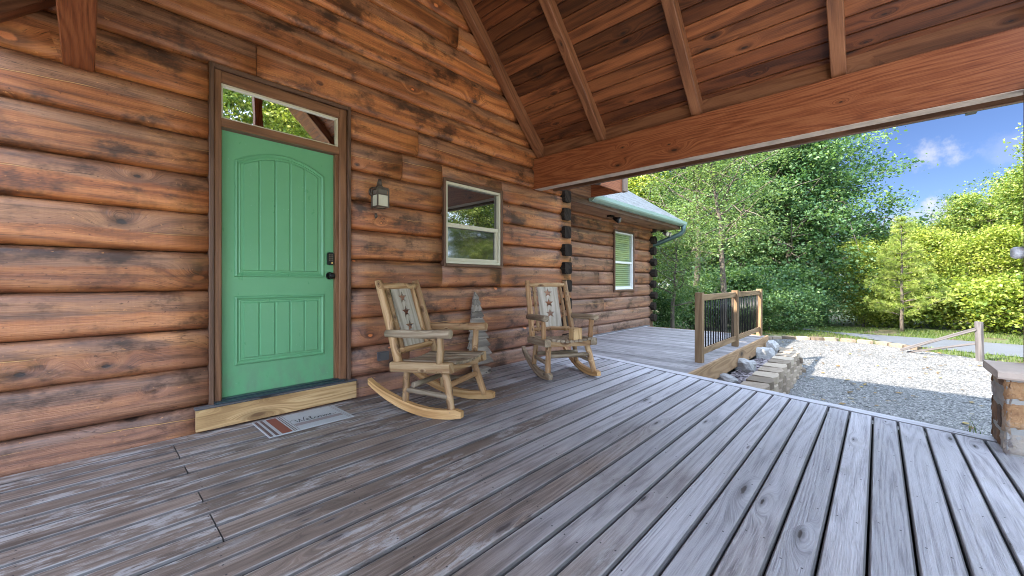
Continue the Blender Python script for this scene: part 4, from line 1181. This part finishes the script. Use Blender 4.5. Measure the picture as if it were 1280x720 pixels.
lv = random.Random(77); m = MB()
for k in range(260):
    x = lv.uniform(6.5, 14); y = lv.uniform(-6, -1.4)
    if not in_poly(x, y, GP) or x < edge_x(y) + .3: continue
    s_ = lv.uniform(.025, .055); a = lv.uniform(0, 6.28); z = gz(x, y) + .025; d = Vector((math.cos(a), math.sin(a), lv.uniform(-.2, .2))) * s_; e = Vector((-math.sin(a), math.cos(a), lv.uniform(-.3, .3))) * s_ * .6
    c = Vector((x, y, z)); b0 = len(m.v); m.v.extend([tuple(c - d), tuple(c + e), tuple(c + d), tuple(c - e)]); m.face((b0, b0 + 1, b0 + 2, b0 + 3), [(0, 0)] * 4, lv.random())
o = m.build('dry_leaves', leaf_mat('dry_leaf', (.10, .055, .02), (.20, .12, .04), (.30, .22, .08), .2)); tag(o, 'scattered dry brown leaves on the gravel', 'leaves', kind='stuff')
# leaning fence piece
fe = empty('rail_fence', (13.2, -5.35, gz(13.2, -5.35)), 0, 'weathered grey fence post with two fallen rails by the driveway', 'fence')
m = MB(); m.bar((0, 0, -.1), (-.08, .03, .86), .12, .07, (1, .9, 0), .008); m.build('post', FENCEWOOD, fe)
g0 = gz(13.2, -5.35)
m = MB(); m.bar((-.07, .07, .70), (.35, 1.22, .06), .07, .04, (0, 0, 1), .008); m.build('rail', FENCEWOOD, fe)
m = MB(); m.bar((-.03, .07, .38), (.40, 1.10, -.02 + .03), .05, .03, (0, 0, 1), .008); m.build('rail', FENCEWOOD, fe)

# grass strips
gp = []
while len(gp) < 15000:
    x = pr.uniform(12.8, 20.5); y = pr.uniform(-10, -.6)
    if in_poly(x, y, GP) or in_poly(x, y, RDP): continue
    if x < 14 and y > -1.6: continue
    if mnoise.noise(Vector((x * .9, y * .9, 4))) < -.28: continue
    gp.append((x, y, gz(x, y)))
o = blades('lawn_grass', gp, .09, .007, GRASSM, .6, 8, 2); tag(o, 'short green grass along the driveway verges', 'grass', kind='stuff')

# ================================================================== trees
def leaf_mesh(name, C, size, rnd, mat, rng, up=.55, aspect=.62):
    n_ = len(C)
    nrm = rng.normal(size=(n_, 3)); nrm[:, 2] = np.abs(nrm[:, 2]) + up; nrm /= np.linalg.norm(nrm, axis=1)[:, None]
    a = rng.normal(size=(n_, 3)); a -= nrm * (a * nrm).sum(1)[:, None]; a /= np.linalg.norm(a, axis=1)[:, None]
    b_ = np.cross(nrm, a)
    L = size * rng.uniform(.45, 1.45, n_)[:, None]; W = L * aspect
    v = np.empty((n_, 4, 3)); v[:, 0] = C - a * L * .5; v[:, 1] = C + b_ * W * .5 + a * L * .05 + nrm * L * .08; v[:, 2] = C + a * L * .5 - nrm * L * .12; v[:, 3] = C - b_ * W * .5 + a * L * .05 + nrm * L * .08
    me = bpy.data.meshes.new(name); me.vertices.add(n_ * 4); me.loops.add(n_ * 4); me.polygons.add(n_)
    me.vertices.foreach_set('co', v.ravel()); me.loops.foreach_set('vertex_index', np.arange(n_ * 4, dtype=np.int32))
    me.polygons.foreach_set('loop_start', np.arange(0, n_ * 4, 4, dtype=np.int32)); me.update(calc_edges=True)
    at = me.attributes.new('rnd', 'FLOAT', 'FACE'); at.data.foreach_set('value', rnd.astype(np.float32)); me.materials.append(mat)
    return me

def tree_meshes(seed, H, Rad, base, nlimb, nclump, per, leaf, mat, profile, sig=.30, drop=0., feather=False, tr0=.13):
    rng = np.random.default_rng(seed); rr = random.Random(seed); mb = MB()
    tp = []; p = Vector((0, 0, -.3)); drift = Vector((rr.uniform(-.06, .06), rr.uniform(-.06, .06), 0)); N = 9
    for i in range(N + 1):
        t = i / N; tp.append(Vector((drift.x * H * t * t + rr.uniform(-.06, .06) * (i > 0), drift.y * H * t * t + rr.uniform(-.06, .06) * (i > 0), -.3 + (H * .93 + .3) * t)))
    mb.tube(tp, [tr0 * (1 - .88 * i / N) * (1.35 if i == 0 else 1) for i in range(N + 1)], 8, .3, wob=.25)
    def tpos(z):
        t = max(0, min(.999, (z + .3) / (H * .93 + .3))) * N; i = int(t); return tp[i].lerp(tp[i + 1], t - i)
    cl = []
    for k in range(nlimb):
        h = base + (H * .95 - base) * ((k + rr.random()) / nlimb) ** .9
        q = (h - base) / (H - base); L = Rad * profile(q) * rr.uniform(.65, 1.15)
        az = k * 2.39996 + rr.uniform(-.5, .5); el = rr.uniform(.1, .5) + .5 * q - drop
        d = Vector((math.cos(az) * math.cos(el), math.sin(az) * math.cos(el), math.sin(el)))
        a = tpos(h * .93); pts = [a]; M = 4
        for i in range(1, M + 1):
            pts.append(a + d * (L * i / M) + Vector((rr.uniform(-.1, .1), rr.uniform(-.1, .1), .06 * L * (i / M) ** 2 * (1 if drop < .2 else -1))) * (1 if i else 0))
        r0 = .045 * tr0 / .13 * (1 - .6 * q)
        mb.tube(pts, [r0 * (1 - .8 * i / M) for i in range(M + 1)], 5, .4)
        for j in range(nclump):
            s = rr.uniform(.25, 1.); i = min(M - 1, int(s * M)); c = pts[i].lerp(pts[i + 1], s * M - i)
            o2 = Vector((rr.gauss(0, 1), rr.gauss(0, 1), rr.gauss(0, .7))) * (.16 + .16 * L)
            e = c + o2
            if j % 2 == 0: mb.tube([c, c.lerp(e, .6) + Vector((0, 0, .04)), e], [r0 * .4, r0 * .28, r0 * .12], 4, .5, caps=False)
            cl.append(e)
    cl = np.array([tuple(c) for c in cl]); ncl = len(cl)
    tone = rng.uniform(.1, .8, ncl)
    sg = sig * rng.uniform(.6, 1.4, ncl)
    C = np.repeat(cl, per, 0) + rng.normal(size=(ncl * per, 3)) * np.repeat(sg, per)[:, None] * np.array([1, 1, .55])
    rnd = np.clip(np.repeat(tone, per) + rng.normal(0, .16, ncl * per), 0, 1)
    keep = C[:, 2] > .05
    crown = leaf_mesh('crown', C[keep], leaf, rnd[keep], mat, rng, .9 if feather else .5, .4 if feather else .66)
    return mb, crown

round_p = lambda q: max(.12, math.sin(math.pi * min(1, .22 + .78 * q)) ** .7)
full_p = lambda q: max(.15, (1 - q) ** .55 * (.75 + .25 * min(1, q * 5)))
PROTO = {}
def proto(kind, *a, **k):
    mb, cr = tree_meshes(*a, **k)
    tr_ = mb.build('trunk', BARK); PROTO[kind] = (tr_.data, cr); bpy.data.objects.remove(tr_)
proto('dark1', 21, 9.0, 3.3, .3, 54, 9, 96, .108, LEAF_DARK, full_p, sig=.26)
proto('dark2', 22, 8.0, 2.8, .6, 38, 9, 96, .108, LEAF_DARK, round_p, sig=.32)
proto('soft1', 23, 8.5, 3.0, 3.0, 24, 9, 60, .10, LEAF_SOFT, round_p, sig=.30, feather=True)
proto('soft2', 24, 4.6, 1.9, 1.2, 16, 11, 40, .10, LEAF_SOFT, round_p, sig=.26, feather=True, tr0=.08)
proto('lime1', 25, 9.5, 2.5, .8, 40, 8, 120, .105, LEAF_LIME, full_p, sig=.28)
proto('lime2', 26, 9.0, 2.2, 1.2, 34, 8, 120, .105, LEAF_MID, round_p, sig=.28)
proto('lime3', 27, 5.6, 1.5, .5, 22, 8, 90, .10, LEAF_LIME, full_p, sig=.30, tr0=.08)
proto('shrub', 28, 1.7, 1.1, .1, 16, 11, 36, .10, LEAF_DARK, round_p, sig=.22, tr0=.04)
proto('shrubl', 29, 1.6, 1.1, .1, 16, 11, 34, .12, LEAF_LIME, round_p, sig=.24, tr0=.04)
def pine_proto():
    rr = random.Random(31); rng = np.random.default_rng(31); mb = MB(); H = 6.5
    tp = [Vector((rr.uniform(-.03, .03), rr.uniform(-.03, .03), -.2 + (H + .2) * i / 8)) for i in range(9)]
    mb.tube(tp, [.10 * (1 - .9 * i / 8) for i in range(9)], 7, .3, wob=.2)
    tufts = []
    for w in range(15):
        h = .9 + (H - 1.1) * w / 14; nb = rr.randint(4, 6); L0 = 1.9 * (1 - .85 * (w / 14) ** 1.1)
        for k in range(nb):
            az = k * 6.283 / nb + rr.uniform(-.4, .4) + w; L = L0 * rr.uniform(.6, 1.1); el = rr.uniform(.05, .45)
            d = Vector((math.cos(az) * math.cos(el), math.sin(az) * math.cos(el), math.sin(el))); a = Vector((0, 0, h)); b_ = a + d * L + Vector((0, 0, .12 * L))
            mb.tube([a, (a + b_) / 2, b_], [.022, .014, .006], 5, .4)
            for j in range(max(3, int(L * 9))):
                s = rr.uniform(.3, 1.02); c = a.lerp(b_, s) + Vector((rr.gauss(0, .10), rr.gauss(0, .10), rr.gauss(0, .06))); tufts.append((c, d))
    C = []; D = []; per = 26
    for c, d in tufts:
        for i in range(per):
            v = Vector((rr.gauss(0, 1), rr.gauss(0, 1), rr.gauss(0, 1))) * .75 + d * .9 + Vector((0, 0, .35)); v.normalize(); C.append(c); D.append(v)
    n_ = len(C); C = np.array([tuple(c) for c in C]); D = np.array([tuple(c) for c in D]); L = rng.uniform(.13, .26, n_)[:, None]
    S = np.cross(D, rng.normal(size=(n_, 3))); S /= np.linalg.norm(S, axis=1)[:, None]
    v = np.empty((n_, 4, 3)); v[:, 0] = C - S * .009; v[:, 1] = C + S * .009; v[:, 2] = C + D * L + S * .005; v[:, 3] = C + D * L - S * .005
    me = bpy.data.meshes.new('crown'); me.vertices.add(n_ * 4); me.loops.add(n_ * 4); me.polygons.add(n_)
    me.vertices.foreach_set('co', v.ravel()); me.loops.foreach_set('vertex_index', np.arange(n_ * 4, dtype=np.int32)); me.polygons.foreach_set('loop_start', np.arange(0, n_ * 4, 4, dtype=np.int32)); me.update(calc_edges=True)
    at = me.attributes.new('rnd', 'FLOAT', 'FACE'); at.data.foreach_set('value', np.clip(np.repeat(rng.uniform(.1, .8, len(tufts)), per) + rng.normal(0, .15, n_), 0, 1).astype(np.float32)); me.materials.append(LEAF_PINE)
    t_ = mb.build('trunk', BARK); PROTO['pine'] = (t_.data, me); bpy.data.objects.remove(t_)
pine_proto()
def plant(kind, x, y, s, rz, label, group, name='tree', cat='tree', sz=None):
    o = empty(name, (x, y, gz(x, y)), rz, label, cat, group); o.scale = (s, s, sz or s)
    for nm, me in zip(('trunk' if cat == 'tree' else 'stem', 'crown' if cat == 'tree' else 'foliage'), PROTO[kind]):
        c = bpy.data.objects.new(nm, me); COL.objects.link(c); c.parent = o
    return o
G1 = 'shaded trees beyond the side deck'; G2 = 'sunlit trees across the driveway'; G3 = 'shrubs under the shaded trees'; G4 = 'trees far behind the driveway'
def FU(u, f):
    r = (u - 640) / 494 * f; return (.680 * r + .7334 * f, -.7334 * r + .68 * f - 3.73)
T = [
 ('dark1', 985, 18.5, 1.22, .3, 'tall dark green tree with the broadest crown, right of the deck railing'),
 ('dark2', 1030, 19.0, 1.15, 1.9, 'dark green tree whose branches reach into the open sky'),
 ('dark2', 940, 21.0, 1.3, 4.0, 'dark tree behind the middle of the railing'),
 ('soft1', 905, 12.9, .86, .8, 'soft green feathery tree rising behind the railing posts'),
 ('soft1', 872, 14.8, 1.05, 2.7, 'feathery pale tree with a leaning bare trunk left of the railing'),
 ('soft2', 842, 12.0, .86, 5.1, 'small fork trunked tree just past the end of the cabin wing'),
 ('dark1', 860, 23.0, 1.1, 2.2, 'dark tree deep behind the feathery trees'),
]
for k, u, f, s, rz, lab in T:
    x, y = FU(u, f); plant(k, x, y, s, rz, lab, G1)
for u, f, k, s, rz, lab in ((800, 24, 'lime1', 1.35, .5, 'lit yellow green tree seen just over the wing roof'), (850, 27, 'lime2', 1.6, 2.5, 'lit tree deep in the gap above the gutter end'), (905, 26, 'lime1', 1.4, 4.1, 'lit tree glowing through the feathery crowns'), (960, 25, 'lime2', 1.4, 1., 'lit tree hidden deep behind the broad dark tree')):
    x, y = FU(u, f); plant(k, x, y, s, rz, lab, G1)
x, y = FU(1127, 13.9); plant('pine', x, y, .62, 1., 'young yellow green pine standing alone beyond the driveway', None, 'pine_tree')
RT = [('lime3', 1080, 16.0, .66, 0., 'small sunlit tree just left of the young pine'), ('lime3', 1165, 16, .74, 1.7, 'small sunlit tree just right of the young pine'), ('lime2', 1100, 19, .54, 3.2, 'sunlit tree with a low pointed top behind the pine'),
      ('lime1', 1135, 20, .55, 5.2, 'sunlit tree whose pointed top meets the low cloud'), ('lime1', 1185, 17.5, .52, .6, 'sunlit leafy tree above the leaning fence rail'), ('lime2', 1222, 16, .64, 2.1, 'sunlit leafy tree behind the fence post'),
      ('lime1', 1258, 16.5, .66, 3.9, 'tall sunlit tree left of the porch post'), ('lime2', 1290, 15, .80, 5.6, 'tallest sunlit tree at the right edge, behind the porch post'), ('lime3', 1205, 15.0, .66, 4.4, 'low bushy sunlit tree by the driveway edge'),
      ('lime3', 1248, 14.2, .70, 2.9, 'low bushy sunlit tree right of the fence post'), ('lime3', 1120, 16.5, .66, 3., 'small sunlit tree right behind the young pine'),
      ('lime2', 1350, 14, .9, 1.4, 'sunlit tree standing past the porch post, off to the right'), ('lime1', 1420, 13, .9, 2.4, 'sunlit tree farthest right along the driveway')]
for k, u, f, s, rz, lab in RT:
    x, y = FU(u, f); plant(k, x, y, s, rz, lab, G2)
for u, f, s in ((1010, 32, 1.05), (1090, 31, .7), (1150, 32, .82), (1210, 29, .88), (1265, 26, 1.0)):
    x, y = FU(u, f); plant('lime1', x, y, s, u, 'distant sunlit tree %s' % {1010: 'behind the dark tree', 1090: 'just left of the pine top', 1150: 'under the low cloud', 1210: 'above the fence post', 1265: 'rising at the right edge'}[u], G4)
SH = [(830, 13.6, .75, 'shrub'), (862, 15.0, .9, 'shrub'), (962, 13.6, .7, 'shrub'), (995, 14.2, .8, 'shrub'), (1020, 16.0, .7, 'shrub'), (930, 15.4, 1.2, 'shrub'), (895, 15.6, 1.2, 'shrub'), (1000, 16.5, 1.3, 'shrub')]
for i, (u, f, s, k) in enumerate(SH):
    x, y = FU(u, f); plant(k, x, y, s, i * 1.3, ['dark shrub beside the wing corner', 'dark shrub left of the first railing post', 'dark shrub right of the last railing post', 'broad dark shrub above the block edging', 'dark shrub where the driveway appears', 'tall shrub behind the railing balusters, right bay', 'tall shrub behind the railing balusters, left bay', 'largest dark shrub under the broad dark tree'][i], G3, 'shrub', 'shrub')
for i, (u, f, s) in enumerate(((1085, 16.0, .7), (1110, 15.8, .9), (1150, 15.4, .9), (1190, 14.6, 1.0), (1230, 13.6, .95), (1275, 12.9, 1.0), (1320, 12.4, 1.1))):
    x, y = FU(u, f); plant('shrubl', x, y, s, i * 2.1, 'bright low bush on the far driveway verge %s' % ['under the dark tree', 'left of the pine trunk', 'right of the pine trunk', 'above the fence rail', 'behind the fence post', 'beside the porch post', 'past the porch post'][i], 'bright bushes on the far verge', 'bush', 'shrub')
# woods that the window panes reflect, and two unseen trees added for shade
for i, (x, y, s) in enumerate(((3.0, -15, 1.35), (6.5, -16, 1.35), (10.5, -15.5, 1.2), (-1, -15, 1.1), (15.5, -13.5, 1.0), (18.5, -16, 1.3), (9, -21, 1.4), (21, -11.5, 1.0))):
    plant('lime1' if i % 2 else 'lime2', x, y, s, i * 1.7, 'sunlit tree across the yard, mirrored in the window panes', 'trees mirrored in the windows')
for i, (x, y, s) in enumerate(((12.0, 8.5, 1.5), (8.5, 12.0, 1.7))):
    plant('dark1', x, y, s, i * 1.1, 'tall unseen tree added behind the cabin to cast shade', 'shade trees added behind the cabin')

# ================================================================== light, sky, camera
SUN = Vector((1.10, -.58, -1.0)).normalized()
ld = bpy.data.lights.new('sun', 'SUN'); ld.energy = 4.4; ld.angle = R(.5); ld.color = (1., .93, .82)
lo = bpy.data.objects.new('sun', ld); COL.objects.link(lo); lo.rotation_euler = SUN.to_track_quat('-Z', 'Y').to_euler(); lo.location = (-10, 10, 12)
el = math.asin(-SUN.z); az = math.atan2(-SUN.x, -SUN.y)
w = bpy.data.worlds.new('World'); sc.world = w; w.use_nodes = True
t = NT(w.node_tree); bg = w.node_tree.nodes['Background']
sky = t.n('ShaderNodeTexSky'); sky.sky_type = 'NISHITA'; sky.sun_disc = False; sky.sun_elevation = el; sky.sun_rotation = az % (2 * math.pi)
sky.air_density = .75; sky.dust_density = .1; sky.ozone_density = 3.0
skc = t.mix(1., sky.outputs[0], (.52, .54, .66), 'MULTIPLY')
tcw = t.n('ShaderNodeTexCoord').outputs['Generated']
nv = t.n('ShaderNodeVectorMath', operation='NORMALIZE'); t.l(tcw, nv.inputs[0]); dirv = nv.outputs[0]
def cdir(u, v):
    r = (u - 640) / 494; d = Vector((.680 * r + .7334, -.7334 * r + .68, (352 - v) / 494)).normalized(); return tuple(d)
nz = t.noise(dirv, 14., 6, .62); nz2 = t.noise(dirv, 36., 4, .6)
nzz = t.m('ADD', t.m('MULTIPLY', nz, .7), t.m('MULTIPLY', nz2, .3))
cloud = None
for (u, v_, rad, amt) in ((1178, 197, .052, .62), (1265, 185, .05, .18), (1150, 283, .10, .95), (1080, 300, .10, .8), (1195, 275, .06, .7)):
    dt = t.n('ShaderNodeVectorMath', operation='DISTANCE'); t.l(dirv, dt.inputs[0]); dt.inputs[1].default_value = cdir(u, v_)
    g = t.mapr(dt.outputs['Value'], rad * .15, rad, 1., 0.)
    c_ = t.m('MULTIPLY', t.mapr(t.m('ADD', t.m('MULTIPLY', g, .62), t.m('MULTIPLY', t.m('SUBTRACT', nzz, .5), 2.4)), .28, .75), amt)
    cloud = c_ if cloud is None else t.m('MAXIMUM', cloud, c_)
skc = t.mix(cloud, skc, (4.0, 4.05, 4.3))
sepd = t.n('ShaderNodeSeparateXYZ'); t.l(dirv, sepd.inputs[0])
# bright unseen clouds added as fill light, the clear part lies beyond the driveway
far = t.mapr(t.noise(dirv, 3.2, 6, .6), .34, .58)
far = t.m('MULTIPLY', far, t.mapr(sepd.outputs[0], .86, .6))
skc = t.mix(far, skc, (20., 24.8, 33.))
t.l(skc, bg.inputs['Color']); bg.inputs['Strength'].default_value = .05
cam = bpy.data.cameras.new('camera'); co = bpy.data.objects.new('camera', cam); COL.objects.link(co); sc.camera = co
cam.sensor_width = 36; cam.lens = 494 / 1280 * 36; cam.shift_y = -8 / 1280; cam.clip_end = 2000; cam.clip_start = .05
co.location = (0, -3.73, 1.13); co.rotation_euler = (R(90), 0, math.atan2(.680, .7334) - R(90))
sc.view_settings.view_transform = 'Standard'; sc.view_settings.look = 'None'; sc.view_settings.gamma = 1; sc.view_settings.use_curve_mapping = False
sc.view_settings.exposure = 2.32
sc.render.engine = 'CYCLES'
cy = sc.cycles; cy.use_denoising = True; cy.max_bounces = 8; cy.diffuse_bounces = 5; cy.glossy_bounces = 3; cy.transmission_bounces = 3; cy.sample_clamp_indirect = 8; cy.filter_width = 1.0; cy.denoising_prefilter = 'ACCURATE'
try: cy.denoiser = 'OPENIMAGEDENOISE'; cy.denoising_input_passes = 'RGB_ALBEDO_NORMAL'
except Exception: pass
